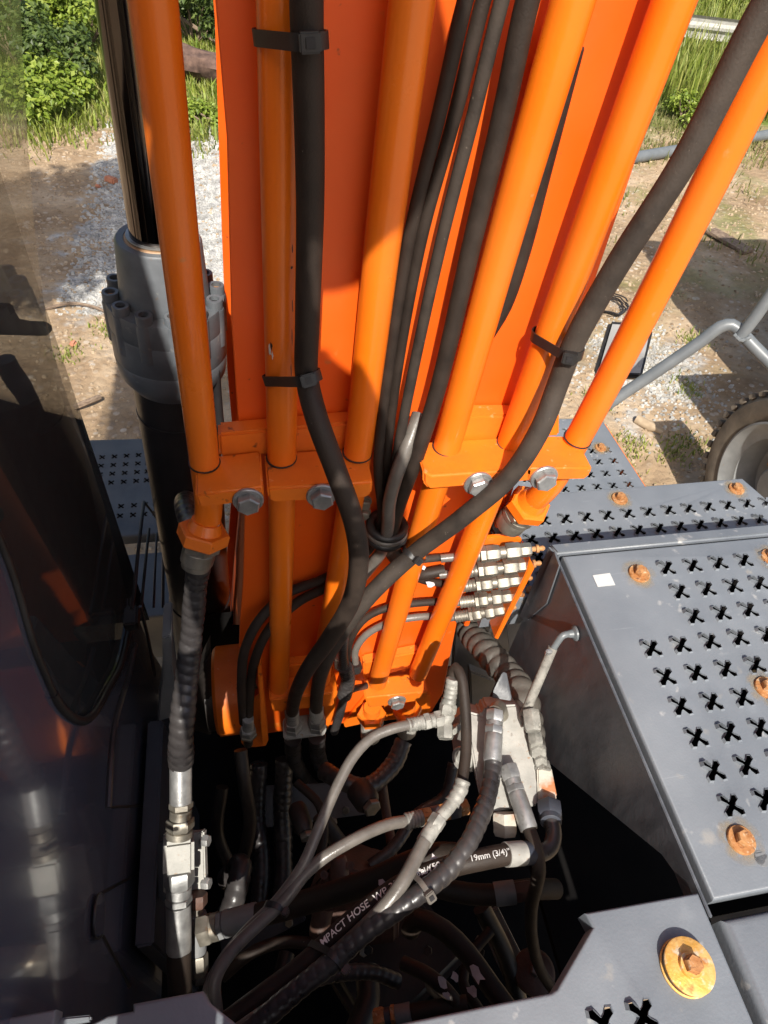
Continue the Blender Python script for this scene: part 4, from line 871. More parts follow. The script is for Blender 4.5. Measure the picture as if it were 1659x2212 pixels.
# left main frame plate with its upright lug
lw_ = [aX(x, y, -.315) for x, y in [(336, 1548), (352, 1542), (366, 1470), (352, 1420), (352, 1372), (368, 1368), (376, 1450), (384, 1545), (384, 1700)]]
mf = thing('main_frame', V(-.30, .6, -2.2), 'blue grey main frame plate standing left of the engine bay', 'frame')
MB().box(aD(362, 1820, 1.62)+V(0, -.02, -.2), .035, .46, .85, None, .004).build('frame_plate', FRAME, mf)
MB().prism([aY(x, y, .72) for x, y in [(350, 1378), (370, 1372), (372, 1440), (386, 1545), (340, 1560), (352, 1470)]], V(0, .08, 0), .003).build('upright_lug', FRAME_PALE, mf)
MB().prism([aY(x, y, .78) for x, y in [(392, 1350), (404, 1345), (404, 1500), (384, 1500)]], V(0, .05, 0), .003).build('upright_lug', FRAME_PALE, mf)
MB().prism([aY(x, y, .80) for x, y in [(418, 1480), (455, 1400), (458, 1590), (418, 1580)]], V(0, .04, 0), .004).build('pin_bracket', BLACK, mf)
# pale structure plates right of the boom foot
rp = thing('frame_bracket', aY(1060, 1560, .95), 'pale grey frame plates behind the thick corrugated hose', 'frame')
MB().prism([aY(x, y, .92) for x, y in [(985, 1340), (1120, 1330), (1140, 1560), (1000, 1570), (975, 1480)]], V(0, .02, 0), .003).build('frame_plate', FRAME_PALE, rp)
MB().prism([aY(x, y, .84) for x, y in [(1015, 1450), (1065, 1470), (1075, 1545), (1018, 1545)]], V(0, .03, 0), .004).build('cast_lug', FRAME_PALE, rp)
MB().prism([aY(x, y, .88) for x, y in [(1090, 1320), (1130, 1230), (1142, 1232), (1142, 1330), (1120, 1400), (1100, 1400)]], V(0, .004, 0), .001).build('gusset', DECK, rp)
MB().prism([aY(x, y, .80) for x, y in [(1150, 1400), (1190, 1200), (1215, 1225), (1125, 1480)]], V(0, .02, -.0), .001).build('gusset', DECK_SIDE, rp)
MB().prism([aD(x, y, 1.27) for x, y in [(1084, 1455), (1092, 1458), (1104, 1515), (1062, 1508), (1066, 1490)]], V(.004, .004, 0), .001).build('tag_plate', DECK_SIDE, rp)
MB().box(V(.47, 1.10, -1.35), .10, .20, .5, None, .004).build('support_web', DECK_SIDE, rp)

# ---------------------------------------------------------------- silver valve block
vb = thing('valve_block', aD(1100, 1745, 1.2), 'dusty silver valve block between boom foot and step box', 'valve block')
fp = [aD(*t) for t in [(1003, 1535, 1.235), (1040, 1545, 1.235), (1048, 1526, 1.235), (1120, 1522, 1.24), (1152, 1640, 1.19), (1164, 1690, 1.17), (1163, 1742, 1.15), (1045, 1757, 1.13), (1030, 1690, 1.16), (1023, 1650, 1.18)]]
inward = (RM @ V(.06, -.10, -1)).normalized()
MB().prism(fp, inward*.10, .004, 2).build('block_body', BLOCK, vb)
MB().prism([aD(*t) for t in [(1122, 1527, 1.242), (1140, 1530, 1.25), (1182, 1690, 1.19), (1165, 1692, 1.18)]], inward*.08, .002).build('side_plate', STEEL_BRIGHT, vb)
MB().prism([aD(*t) for t in [(1160, 1660, 1.175), (1186, 1658, 1.18), (1192, 1660, 1.18), (1204, 1722, 1.155), (1196, 1738, 1.15), (1163, 1742, 1.148)]], inward*.07, .003).build('rust_stained_port', RUSTY_BLOCK, vb)
MB().prism([aD(*t) for t in [(972, 1560, 1.26), (1003, 1536, 1.24), (1022, 1650, 1.19), (1022, 1672, 1.19), (985, 1655, 1.24)]], inward*.07, .003).build('left_flange', BLOCK, vb)
c = aD(998, 1638, 1.205); dl = (RM @ V(-.75, .05, .65)).normalized()
MB().lathe(c-dl*.005, dl, [(0, .021), (.008, .021), (.010, .0195), (.010, .014), (.006, .0135)], 26).build('port_plug', BLOCK, vb)
c = aD(1090, 1755, 1.13); d = (aD(1092, 1815, 1.12)-c).normalized()
MB().hexnut(c, d, .0215, .036, .3).build('hex_plug', RUSTY_BLOCK, vb)
for (x, y, x2, y2, r) in ((1140, 1535, 1146, 1580, .016), (1148, 1585, 1153, 1612, .0135), (1153, 1612, 1158, 1628, .016), (1158, 1632, 1163, 1648, .013), (1163, 1650, 1168, 1672, .016)):
    A, B = aD(x+6, y, 1.20), aD(x2+6, y2, 1.18); MB().hexnut(A, B-A, r, (B-A).length, .2).build('hex_nut', FITTING, vb)
# fitting on its face and the spiral-guarded hose that leaves it
t = thing('hose_fitting', aD(1068, 1640, 1.12), 'silver swivel fitting standing on top of the valve block', 'fitting')
A, B = aD(1070, 1536, 1.195), aD(1066, 1600, 1.165); d = (B-A).normalized()
MB().tube(spline([aD(1082, 1545, 1.235), aD(1077, 1530, 1.215), A+d*.004], .004), .0145, 16).build('elbow', STEEL, t)
stack(t, A, d, [('swivel_nut', 'h', .020, .0165), ('collar', 'r', .008, .0145), ('hex_nut', 'h', .014, .0170), ('ferrule', 'r', .046, .0155, STEEL_BRIGHT)], STEEL_BRIGHT)
sp_o, sp_p = hose('spiral_guard_hose', [(1066, 1632, 1.155), (1064, 1665, 1.142), (1055, 1715, 1.11), (1036, 1770, 1.075), (1010, 1825, 1.04), (970, 1878, 1.02), (920, 1920, 1.0), (870, 1955, .99), (800, 2005, .98), (720, 2075, .97), (640, 2140, .96), (540, 2225, .95), (450, 2290, .94)], .0142, SPIRAL, 'black hose in a spiral plastic guard winding down from the valve block', rfun=corr(.0152, .0165, .10), step=.0018, seg=20)
# right-hand fitting and small hose
t = thing('hose_fitting', aD(1130, 1770, 1.09), 'silver fitting and ferrule slanting down the right of the valve block', 'fitting')
A, B = aD(1097, 1655, 1.160), aD(1138, 1778, 1.098); d = (B-A).normalized()
stack(t, A, d, [('hex_nut', 'h', .024, .0175), ('collar', 'r', .010, .0140), ('hex_nut', 'h', .012, .0165), ('ferrule', 'r', .060, .0150, STEEL_BRIGHT)], STEEL_BRIGHT)
hose('hydraulic_hose', [(1136, 1772, 1.101), (1146, 1800, 1.085), (1158, 1835, 1.06), (1164, 1870, 1.06), (1160, 1905, 1.09), (1148, 1960, 1.16), (1150, 2030, 1.24), (1170, 2100, 1.32), (1220, 2170, 1.38)], .0110, HOSE_DUSTY, 'dusty braided hose bending straight down from the right fitting of the block')
# elbow and the large printed hose
t = thing('hose_elbow', aD(1190, 1760, 1.12), 'black steel elbow with large nut at lower right corner of the valve block', 'elbow')
A, B = aD(1186, 1738, 1.14), aD(1190, 1775, 1.11); d = (B-A).normalized()
stack(t, A, d, [('hex_nut', 'h', .026, .022, FRAME), ('collar', 'r', .010, .0175, FRAME)], FRAME)
MB().tube(spline([aD(1190, 1768, 1.115), aD(1196, 1800, 1.10), aD(1190, 1828, 1.085), aD(1172, 1842, 1.075), aD(1146, 1843, 1.065)], .005), .0132, 18).build('bent_tube', SPIRAL, t)
q1 = aD(1092, 1846, 1.045)
MB().tube([aD(1150, 1843, 1.065), aD(1128, 1843, 1.057)], .0175, 20).build('hose_end', FRAME, t)
MB().tube([aD(1130, 1843, 1.058), aD(1092, 1846, 1.045)], .0182, 20).build('ferrule', BLOCK, t)
ih, ihp = hose('impact_hose', [(1130, 1843, 1.057), (1092, 1846, 1.045), (1040, 1856, 1.035), (985, 1868, 1.03), (930, 1885, 1.03), (880, 1905, 1.025), (830, 1937, 1.02), (770, 1982, 1.015), (710, 2036, 1.01), (650, 2090, 1.0), (570, 2150, .99), (470, 2225, .98), (380, 2290, .97)], .0160, HOSE, 'large printed black hose crossing the engine bay with white lettering', seg=22, step=.006)
def hose_print(txt, pts, p_start, ht, r, ang, parent, flip=False, m=PRINT, wscale=1.):
    """flat white print wrapped on the hose: letters as thin meshes that follow its curve"""
    cu = bpy.data.curves.new('print', 'FONT'); cu.body = txt; cu.size = 1; cu.resolution_u = 3; cu.offset = .012
    to = bpy.data.objects.new('print', cu); COL.objects.link(to)
    me = bpy.data.meshes.new_from_object(to.evaluated_get(bpy.context.evaluated_depsgraph_get()))
    bpy.data.objects.remove(to); bpy.data.curves.remove(cu)
    bm = bmesh.new(); bm.from_mesh(me); bmesh.ops.triangulate(bm, faces=bm.faces)
    bmesh.ops.subdivide_edges(bm, edges=bm.edges[:], cuts=1)
    P_ = list(reversed(pts)) if flip else list(pts)
    i0 = min(range(len(P_)), key=lambda i: (P_[i]-p_start).length)
    acc = [0]
    for i in range(i0, len(P_)-1): acc.append(acc[-1]+(P_[i+1]-P_[i]).length)
    def at(s_):
        for k in range(len(acc)-1):
            if acc[k+1] >= s_ or k == len(acc)-2:
                f = (s_-acc[k])/max(acc[k+1]-acc[k], 1e-6); a, b_ = P_[i0+k], P_[i0+k+1]; return a.lerp(b_, f), (b_-a).normalized()
    b = MB(); vs = []
    for v in bm.verts:
        c, T = at(max(0, v.co.x*ht*wscale)); f = (-c).normalized(); f = (f-T*f.dot(T)).normalized(); w_ = f.cross(T)
        a = ang+(v.co.y-.36)*ht/r; vs.append(c+(f*cos(a)+w_*sin(a))*(r+.0005))
    bm.verts.index_update()
    b.add(vs, [[v.index for v in f.verts] for f in bm.faces]); bm.free(); bpy.data.meshes.remove(me)
    return b.build('printed_lettering', m, parent, 0)
PRINT_LIFTED = mat('lifted_white_print', (.70, .69, .66), (.82, .81, .78), 220, .6)  # brighter copy of the print, so letters in shade still read
hose_print('MPACT HOSE  WP 35,0 MPa  (50', ihp, aD(698, 2044, 1.008), .0150, .0160, .42, ih, flip=True, m=PRINT_LIFTED)
hose_print('ISHA IC40/', ihp, aD(893, 1900, 1.026), .0135, .0160, .35, ih, flip=True)
hose_print('19mm (3/4)" x 4', ihp, aD(1016, 1862, 1.033), .0120, .0160, .26, ih, flip=True)

# ---------------------------------------------------------------- thin grey hoses and their white fittings
GT = 'thin grey hoses over the engine bay'
m1, m1p = hose('thin_hose', [(892, 1564, 1.17), (850, 1573, 1.16), (805, 1592, 1.15), (765, 1632, 1.13), (732, 1690, 1.11), (705, 1750, 1.09), (680, 1810, 1.07), (655, 1868, 1.055), (600, 1945, 1.04), (530, 2015, 1.02), (475, 2085, 1.0), (450, 2140, .99), (452, 2200, .99)], .0092, HOSE_GREY, 'thin grey hose arching from the upper white elbow down to the lower left', group=GT, seg=16)
m2, m2p = hose('thin_hose', [(880, 1774, 1.12), (850, 1778, 1.11), (800, 1796, 1.09), (745, 1824, 1.07), (700, 1852, 1.06), (655, 1892, 1.05), (615, 1945, 1.035), (560, 1995, 1.02), (500, 2055, 1.0), (465, 2115, .985), (468, 2190, .985)], .0098, HOSE_GREY, 'thin grey hose arching from the middle white ferrule down to the lower left', group=GT, seg=16)
m3, m3p = hose('thin_hose', [(975, 1500, 1.205), (975, 1462, 1.20), (985, 1442, 1.19), (996, 1462, 1.18), (1003, 1510, 1.17), (1007, 1570, 1.155), (1006, 1630, 1.135), (998, 1690, 1.11)], .0096, HOSE, 'short black hose looping over beside the boom foot', seg=16)
m4, m4p = hose('thin_hose', [(918, 1815, 1.045), (900, 1850, 1.03), (873, 1900, 1.003), (838, 1950, .99), (785, 2006, .985), (712, 2073, .975), (622, 2152, .965), (520, 2225, .955), (450, 2280, .95)], .0112, HOSE_GREY, 'grey hose running from the white angled ferrule over the printed hose', seg=16)
t = thing('hose_fitting', aD(960, 1570, 1.18), 'dusty white ferrule and upright elbow beside the boom foot', 'fitting')
A, B = aD(880, 1567, 1.17), aD(958, 1551, 1.19); d = (B-A).normalized(); l = (B-A).length
stack(t, A, d, [('ferrule', 'f', l*.45, .0125), ('hex_nut', 'h', l*.17, .0150), ('collar', 'r', l*.12, .0125), ('swivel_nut', 'h', l*.26, .0155)], FITTING)
MB().tube(spline([aD(955, 1552, 1.19), aD(964, 1553, 1.19), aD(966, 1536, 1.19), aD(970, 1510, 1.19)], .004), .0135, 16).build('elbow', FITTING, t)
A, B = aD(966, 1540, 1.19), aD(975, 1488, 1.185); d = (B-A).normalized()
stack(t, A, d, [('hex_nut', 'h', .018, .0155), ('ferrule', 'f', .046, .0125)], FITTING)
A = aD(962, 1566, 1.19); stack(t, A, (aD(962, 1592, 1.18)-A), [('hex_nut', 'h', .024, .0150)], FITTING); A = aD(980, 1570, 1.19)
stack(t, A, (aD(994, 1588, 1.19)-A), [('hex_nut', 'h', .010, .012)], FITTING)
t = thing('hose_fitting', aD(890, 1775, 1.12), 'yellowed white ferrule with rusty nuts, middle of the engine bay', 'fitting')
A, B = aD(876, 1775, 1.12), aD(912, 1766, 1.13); d = (B-A).normalized(); l = (B-A).length
stack(t, A, d, [('ferrule', 'f', l, .0140, FITTING), ('hex_nut', 'h', .016, .0155, RUST), ('collar', 'r', .016, .0135, FRAME), ('hex_nut', 'h', .016, .0155, RUST), ('swivel_nut', 'h', .020, .0165, FRAME), ('hex_nut', 'h', .016, .0150, RUST)], FRAME)
t = thing('angled_fitting', aD(945, 1770, 1.07), 'white angled hose fitting with wrapped ferrule crossing the bay', 'fitting')
A, B, C_, D_ = aD(1000, 1685, 1.10), aD(976, 1735, 1.085), aD(950, 1765, 1.07), aD(914, 1822, 1.045)
MB().tube(spline([A, aD(992, 1710, 1.093), B], .002), .0120, 18, rfun=lambda L, a, t_: .0120*(1+.09*(sin(L*520) > .2))).build('ferrule', FITTING, t)
MB().tube(spline([B, aD(966, 1748, 1.078), C_], .003), .0105, 16).build('bent_neck', FITTING, t)
MB().hexnut(C_, (D_-C_), .0140, .020, .2).build('hex_nut', FITTING, t)
MB().tube([C_.lerp(D_, .3+.7*i/30) for i in range(31)], .0125, 18, rfun=lambda L, a, t_: .0125*(1-.06*(sin(a*9) > .6))).build('ferrule', FITTING, t)
# ties over the bundle in the bay
pa = near(m4p, aD(897, 1850+60, 1.0)); pb = near(sp_p, aD(905, 1930, 1.0))
cable_tie(aD(893, 1900, 1.03), .016, near(sp_p, aD(915, 1924, 1.0)), .0155, near(sp_p, aD(870, 1955, .99))-near(sp_p, aD(960, 1890, 1.02)), 'grey dusty cable tie with square head round the spiral guarded hose', .1, HOSE_GREY, wd=.008, hs=1.25)
cable_tie(near(ihp, aD(690, 2052, 1.01)), .016, near(sp_p, aD(722, 2075, .97)), .0155, near(sp_p, aD(680, 2105, .965))-near(sp_p, aD(760, 2040, .975)), 'wide black cable tie bundling three hoses at the lower centre', -1.6, wd=.010, hs=1.2)
cable_tie(near(m1p, aD(590, 1955, 1.035)), .0092, near(m2p, aD(606, 1957, 1.03)), .0098, near(m2p, aD(560, 1995, 1.02))-near(m2p, aD(640, 1910, 1.04)), 'black cable tie joining the two thin grey hoses', -1.0)

# ---------------------------------------------------------------- left hose stack with tee block
t = thing('hose_manifold', aD(390, 2000, 1.3), 'silver ferrules, nuts and square tee block in a vertical stack at left', 'fitting')
dm = lambda y: 1.28+.0*(y-1650)
def seg(par, nm, kind, x0, y0, x1, y1, r, m, da=1.27):
    A, B = aD(x0, y0, da), aD(x1, y1, da); d = B-A; l = d.length
    if kind == 'h': return MB().hexnut(A, d, r, l, .3).build(nm, m, par)
    if kind == 'f': return MB().tube([A.lerp(B, i/16) for i in range(17)], r, 18, rfun=lambda L, a, t_: r*(1-.05*(sin(a*7+.5) > .55))).build(nm, m, par)
    return MB().lathe(A, d, [(0, r*.94), (l*.05, r), (l*.95, r), (l, r*.94)], 24).build(nm, m, par)
seg(t, 'hose_sleeve', 'r', 391, 1610, 391, 1648, .0205, SPIRAL)
seg(t, 'ferrule', 'f', 391, 1646, 391, 1733, .0210, STEEL_BRIGHT)
seg(t, 'hex_nut', 'h', 391, 1733, 391, 1748, .0222, STEEL)
seg(t, 'collar', 'r', 391, 1748, 390, 1768, .0205, STEEL)
seg(t, 'swivel_nut', 'h', 389, 1768, 389, 1793, .0262, STEEL)
seg(t, 'collar', 'r', 388, 1793, 387, 1808, .0245, STEEL)
A = aD(386, 1842, 1.275); dz = (aD(386, 1890, 1.275)-aD(386, 1800, 1.275)).normalized(); f = (-A).normalized(); f = (f-dz*f.dot(dz)).normalized(); sx_ = f.cross(dz)
R3 = Matrix((sx_, f, dz)).transposed()
MB().box(A, .056, .054, .066, R3, .007, 4).build('tee_block', BLOCK, t)
seg(t, 'swivel_nut', 'h', 387, 1878, 387, 1915, .0285, STEEL_BRIGHT)
seg(t, 'collar', 'r', 387, 1915, 386, 1935, .0235, STEEL_BRIGHT)
seg(t, 'hex_nut', 'h', 386, 1937, 386, 1953, .0250, STEEL_BRIGHT)
seg(t, 'ferrule', 'f', 386, 1953, 387, 2052, .0240, STEEL_BRIGHT)
hose('hydraulic_hose', [(387, 2050, 1.27), (387, 2100, 1.27), (390, 2160, 1.27), (392, 2240, 1.27)], .0225, HOSE, 'black hose below the long silver ferrule of the left stack', seg=20)
t2 = thing('mounting_plate', aD(430, 1920, 1.33), 'steel mounting plate with side bolts behind the square tee block', 'plate')
MB().prism([aD(*q) for q in [(352, 1800, 1.34), (425, 1800, 1.34), (440, 1795, 1.34), (444, 1920, 1.34), (352, 1932, 1.34)]], inward*.02, .003).build('plate', BLOCK, t2)
MB().prism([aD(*q) for q in [(338, 1820, 1.36), (356, 1815, 1.36), (360, 1950, 1.36), (342, 1945, 1.36)]], inward*.03, .003).build('rubber_pad', FRAME, t2)
for (x, y) in ((436, 1815), (438, 1907)):
    A = aD(x, y, 1.345); MB().hexnut(A, aD(x+20, y+2, 1.34)-A, .012, .016, .3).build('bolt', STEEL_BRIGHT, t2)
t = thing('side_tee', aD(440, 2010, 1.34), 'dark oily steel tee with a hose going right below the mounting plate', 'fitting')
for (nm, k, x0, y0, x1, y1, r, m) in [('hex_nut', 'h', 426, 1930, 426, 1958, .020, PUMP), ('collar', 'r', 422, 1958, 422, 1975, .014, STEEL), ('tee_body', 'r', 424, 1972, 424, 2058, .020, FRAME_PALE), ('hex_nut', 'h', 426, 2060, 427, 2105, .021, STEEL), ('hex_nut', 'h', 432, 2105, 432, 2120, .018, BLACK)]:
    seg(t, nm, k, x0, y0, x1, y1, r, m, 1.33)
for (nm, k, x0, y0, x1, y1, r, m) in [('swivel_nut', 'h', 432, 2012, 458, 2004, .029, STEEL), ('collar', 'r', 458, 2004, 473, 2000, .025, STEEL), ('hex_nut', 'h', 473, 2000, 486, 1996, .026, FRAME_PALE), ('ferrule', 'f', 486, 1996, 556, 1978, .0245, FRAME_PALE)]:
    seg(t, nm, k, x0, y0, x1, y1, r, m, 1.30)
hose('hydraulic_hose', [(550, 1980, 1.30), (610, 1963, 1.28), (690, 1940, 1.24), (770, 1915, 1.19), (830, 1893, 1.15), (880, 1870, 1.13), (940, 1850, 1.13), (1010, 1850, 1.18)], .0215, HOSE, 'thick black hose rising to the right from the dark steel tee', seg=20)
hose('hydraulic_hose', [(940, 1915, 1.20), (980, 1925, 1.2), (1030, 1932, 1.2), (1075, 1932, 1.2), (1140, 1922, 1.21), (1200, 1920, 1.25)], .0180, HOSE, 'dark hose with a worn ferrule under the printed hose', seg=18)
tt = thing('hose_ferrule', aD(1100, 1930, 1.2), 'dull ferrule on the dark hose under the printed hose', 'fitting')
seg(tt, 'ferrule', 'f', 1068, 1932, 1112, 1927, .0200, FRAME_PALE, 1.2); seg(tt, 'hex_nut', 'h', 1112, 1927, 1150, 1922, .0185, PUMP, 1.2)

# ---------------------------------------------------------------- machinery deep in the bay
t = thing('hydraulic_pump', aD(740, 1980, 1.5), 'reddish brown pump casting with bolt heads deep in the engine bay', 'pump')
A = aD(745, 1960, 1.48)
MB().prism([aD(*q) for q in [(660, 1935, 1.46), (690, 1900, 1.45), (720, 1870, 1.45), (760, 1880, 1.45), (800, 1895, 1.45), (860, 1900, 1.47), (860, 2040, 1.47), (690, 2060, 1.47)]], inward*.16, .01, 3).build('casting', PUMP, t)
MB().lathe(aD(733, 1905, 1.42), aD(733, 1865, 1.42)-aD(733, 1905, 1.42), [(0, .022), (.03, .02), (.05, .016), (.055, .010)], 18).build('boss', PUMP, t)
for (x, y) in ((700, 1890), (767, 1935), (757, 1870), (710, 1918), (690, 1955), (680, 1925)):
    q = aD(x, y, 1.42); MB().lathe(q, (-q), [(0, .0085), (.012, .0085), (.012, .0045), (.006, .0045)], 14).build('socket_bolt', PUMP, t)
MB().tube(spline([aD(700, 1960, 1.44), aD(690, 2010, 1.43), aD(700, 2060, 1.43)], .02), .022, 14).build('casting_pipe', PUMP, t)
MB().tube(spline([aD(885, 2010, 1.40), aD(905, 1985, 1.38), aD(960, 2010, 1.36), aD(1010, 2060, 1.34), aD(1060, 2130, 1.30), aD(1110, 2200, 1.27), aD(1130, 2240, 1.25)], .02), .020, 16).build('outlet_hose', HOSE, t)
GD = 'dark hoses deep in the engine bay'
deep = [([(825, 1690, 1.7), (835, 1760, 1.7), (846, 1830, 1.65), (850, 1900, 1.6)], .012, PUMP, 'thin rust brown pipe standing in the middle of the bay', None),
        ([(560, 1650, 1.85), (555, 1760, 1.85), (565, 1860, 1.8), (560, 1960, 1.75)], .024, SPIRAL, 'left dark corrugated hose standing deep in the bay', .02),
        ([(615, 1640, 1.85), (610, 1760, 1.85), (612, 1880, 1.8), (605, 1960, 1.75)], .026, SPIRAL, 'right dark corrugated hose standing deep in the bay', .02),
        ([(490, 1900, 1.6), (520, 1870, 1.55), (500, 1960, 1.5), (470, 2010, 1.5)], .026, SPIRAL, 'wrinkled dark hose behind the dark steel tee', .02),
        ([(700, 1665, 1.6), (745, 1690, 1.55), (790, 1700, 1.55), (850, 1650, 1.6), (872, 1600, 1.62)], .022, SPIRAL, 'corrugated hose curling under the boom foot fittings', .018),
        ([(520, 1620, 1.6), (528, 1690, 1.6), (540, 1780, 1.65), (520, 1880, 1.65)], .016, BLACK, 'black hose below the orange angle bracket', None),
        ([(870, 2080, 1.25), (930, 2110, 1.22), (980, 2160, 1.2), (1010, 2230, 1.2)], .013, HOSE, 'thin black hose with torn white tape at the bottom', None),
        ([(790, 2090, 1.5), (795, 2160, 1.45), (770, 2230, 1.4)], .026, BLACK, 'thick black hose standing at the bottom centre', None),
        ([(1040, 1960, 1.5), (1090, 2060, 1.5), (1120, 2160, 1.5)], .02, BLACK, 'dark steel tube slanting to the rubber mount', None),
        ([(620, 2060, 1.5), (600, 2130, 1.45), (560, 2200, 1.4)], .018, BLACK, 'black hose hidden in the lower left of the bay', None),
        ([(690, 1760, 1.6), (740, 1830, 1.6), (790, 1880, 1.6)], .02, BLACK, 'oily black tube above the reddish pump', None),
        ([(480, 1700, 1.7), (470, 1800, 1.7), (500, 1880, 1.7)], .016, BLACK, 'thin black hose right of the left fitting stack', None)]
for ctrl, r, m, lab, cp in deep:
    hose('corrugated_hose' if cp else 'hydraulic_hose', ctrl, r, m, lab, group=GD, rfun=corr(r, cp, .12) if cp else None, step=.004 if cp else .015)
t = thing('hose_end', aD(850, 2190, 1.2), 'rusty nuts and ferrule of a hose end at the bottom edge', 'fitting')
for (nm, k, x0, y0, x1, y1, r, m) in [('hex_nut', 'h', 808, 2205, 832, 2200, .019, RUST), ('collar', 'r', 832, 2200, 845, 2197, .016, FRAME), ('hex_nut', 'h', 845, 2197, 855, 2195, .019, RUST), ('ferrule', 'f', 855, 2195, 888, 2188, .017, FRAME_PALE), ('hose', 'r', 888, 2188, 1010, 2168, .0145, HOSE)]:
    seg(t, nm, k, x0, y0, x1, y1, r, m, 1.2)
for pts, m_, lab in (([(1030, 1985, 1.62), (1075, 1960, 1.6), (1150, 2110, 1.55), (1100, 2140, 1.55)], FRAME_PALE, 'dim grey bracket plate slanting under the printed hose'),
                   ([(470, 1990, 1.7), (640, 1930, 1.7), (660, 1990, 1.68), (480, 2080, 1.66)], FRAME, 'blue grey cross plate deep in the lower left of the bay'),
                   ([(560, 1700, 1.95), (780, 1690, 1.95), (790, 1760, 1.9), (565, 1790, 1.9)], FRAME_PALE, 'dusty cross member under the connector plate')):
    c_ = aD(*pts[0]); t = thing('cross_plate', c_, lab, 'bracket'); MB().prism([aD(*p) for p in pts], inward*.015, .003).build('plate', m_, t)
    for k in (0, 2): q = aD(*pts[k]).lerp(aD(*pts[(k+2) % 4]), .18)-inward*.002; MB().hexnut(q, -inward, .011, .010, .3).build('bolt', STEEL, t)
for ctrl, r, m, lab, cp in [([(480, 2110, 1.35), (540, 2060, 1.36), (610, 2035, 1.4), (690, 2040, 1.42)], .012, HOSE, 'thin black hose crossing low behind the thin grey hoses', None),
        ([(560, 2230, 1.25), (620, 2150, 1.28), (700, 2110, 1.32), (800, 2100, 1.36), (860, 2120, 1.38)], .015, SPIRAL, 'wrapped dark hose curling under the spiral guard', .016),
        ([(980, 1650, 1.6), (960, 1720, 1.58), (900, 1760, 1.56), (850, 1830, 1.52), (800, 1870, 1.5)], .014, SPIRAL, 'wrapped dark hose dropping behind the left flange of the block', .016),
        ([(640, 1690, 1.55), (690, 1740, 1.52), (700, 1800, 1.5), (690, 1860, 1.48)], .010, HOSE, 'thin black hose between the two standing corrugated hoses and the pump', None),
        ([(1060, 2010, 1.45), (1020, 2060, 1.42), (1000, 2120, 1.38), (1040, 2190, 1.33)], .011, HOSE, 'thin black hose beside the torn white tape', None)]:
    hose('corrugated_hose' if cp else 'hydraulic_hose', ctrl, r, m, lab, group=GD, rfun=corr(r, cp, .12) if cp else None, step=.004 if cp else .015)
t = thing('rubber_mount', aD(1152, 2095, 1.5), 'round rust brown rubber mount with a zinc bolt on the bay floor', 'mount')
q = aD(1152, 2100, 1.5); MB().lathe(q, V(0, 0, 1), [(0, .046), (.012, .046), (.016, .040)], 30).build('mount_disc', PUMP, t); MB().hexnut(q+V(0, 0, .016), V(0, 0, 1), .013, .018, .2).build('bolt', STEEL_BRIGHT, t)
t = thing('gear_housing', aD(800, 2120, 1.7), 'black oily housing with bolts at the bottom of the bay', 'housing')
MB().box(aD(850, 2080, 1.72), .30, .22, .12, Matrix.Rotation(.5, 3, 'Z'), .02, 3).build('casting', BLACK, t)
for i in range(7): q = aD(790+random.uniform(-40, 260), 2030+random.uniform(0, 130), 1.55); MB().hexnut(q, -q, .011, .014, random.random()).build('bolt', BLACK if i % 3 else STEEL, t)
for (x, y, x2, y2, r, lab) in [(770, 1700, 800, 1740, .03, 'dark filter canister under the boom foot'), (930, 2120, 960, 2150, .02, 'dull grey plug body left of the torn tape'), (640, 1740, 660, 1800, .022, 'dark solenoid body left of the arching grey hose')]:
    A, B = aD(x, y, 1.55), aD(x2, y2, 1.5); t = thing('engine_part', B, lab, 'engine part')
    MB().lathe(A, B-A, [(0, r*.8), (.01, r), ((B-A).length*.8, r), ((B-A).length, r*.7)], 20).build('body', BLACK if r > .021 else FRAME, t); MB().hexnut(B, B-A, r*.7, .014).build('hex_nut', STEEL, t)
for (x, y, lab) in ((540, 1768, 'small bolt head on the left standing corrugated hose deep in the bay'), (720, 1775, 'small bolt head under the arching thin grey hose'), (930, 1990, 'small bolt head below the spiral guarded hose')):
    q = aD(x, y, 1.75); t = thing('bolt', q, lab, 'bolt', 'small bolts deep in the bay'); MB().hexnut(q, -q, .011, .014, random.random()).build('head', STEEL, t)
for (x, y, s_, d_, lab) in [(955, 2120, .012, 1.2, 'crumpled white tape scrap on the thin black hose'), (982, 2110, .008, 1.19, 'small white tape scrap beside the crumpled one'), (1028, 2105, .015, 1.27, 'largest torn white tape scrap on the pump outlet hose'), (1020, 2140, .010, 1.25, 'lower torn white tape scrap on the pump outlet hose'), (965, 2150, .007, 1.2, 'square pale tape scrap lowest in the bay'), (940, 1858, .009, 1.06, 'pinkish tape scrap behind the spiral guard'), (825, 1907, .008, 1.08, 'pinkish tape scrap above the printed hose')]:
    flake(aD(x, y, d_-.02), s_, 10, None, lab)

# ================================================================ CAB (left)
CXW = -.325
cab = thing('excavator_cab', V(-.8, .5, -1.95), 'dark glossy excavator cab with a tinted side window, left side of the picture', 'cab')
def plate_hole(outer, hole, ext):
    """plate in a plane of constant x with one opening, given as (y, z) loops"""
    bm = bmesh.new(); x = CXW
    lo = [bm.verts.new(V(x, *p)) for p in outer]; hl_ = [bm.verts.new(V(x, *p)) for p in hole]
    ed = [bm.edges.new((l[i], l[(i+1) % len(l)])) for l in (lo, hl_) for i in range(len(l))]
    bmesh.ops.triangle_fill(bm, use_beauty=True, edges=ed)
    r = bmesh.ops.extrude_face_region(bm, geom=bm.faces[:])
    bmesh.ops.translate(bm, verts=[v for v in r['geom'] if isinstance(v, bmesh.types.BMVert)], vec=V(ext, 0, 0))
    s = MB(); s.bm(bm); bm.free(); return s
yz = lambda x, y: aX(x, y, CXW).yz
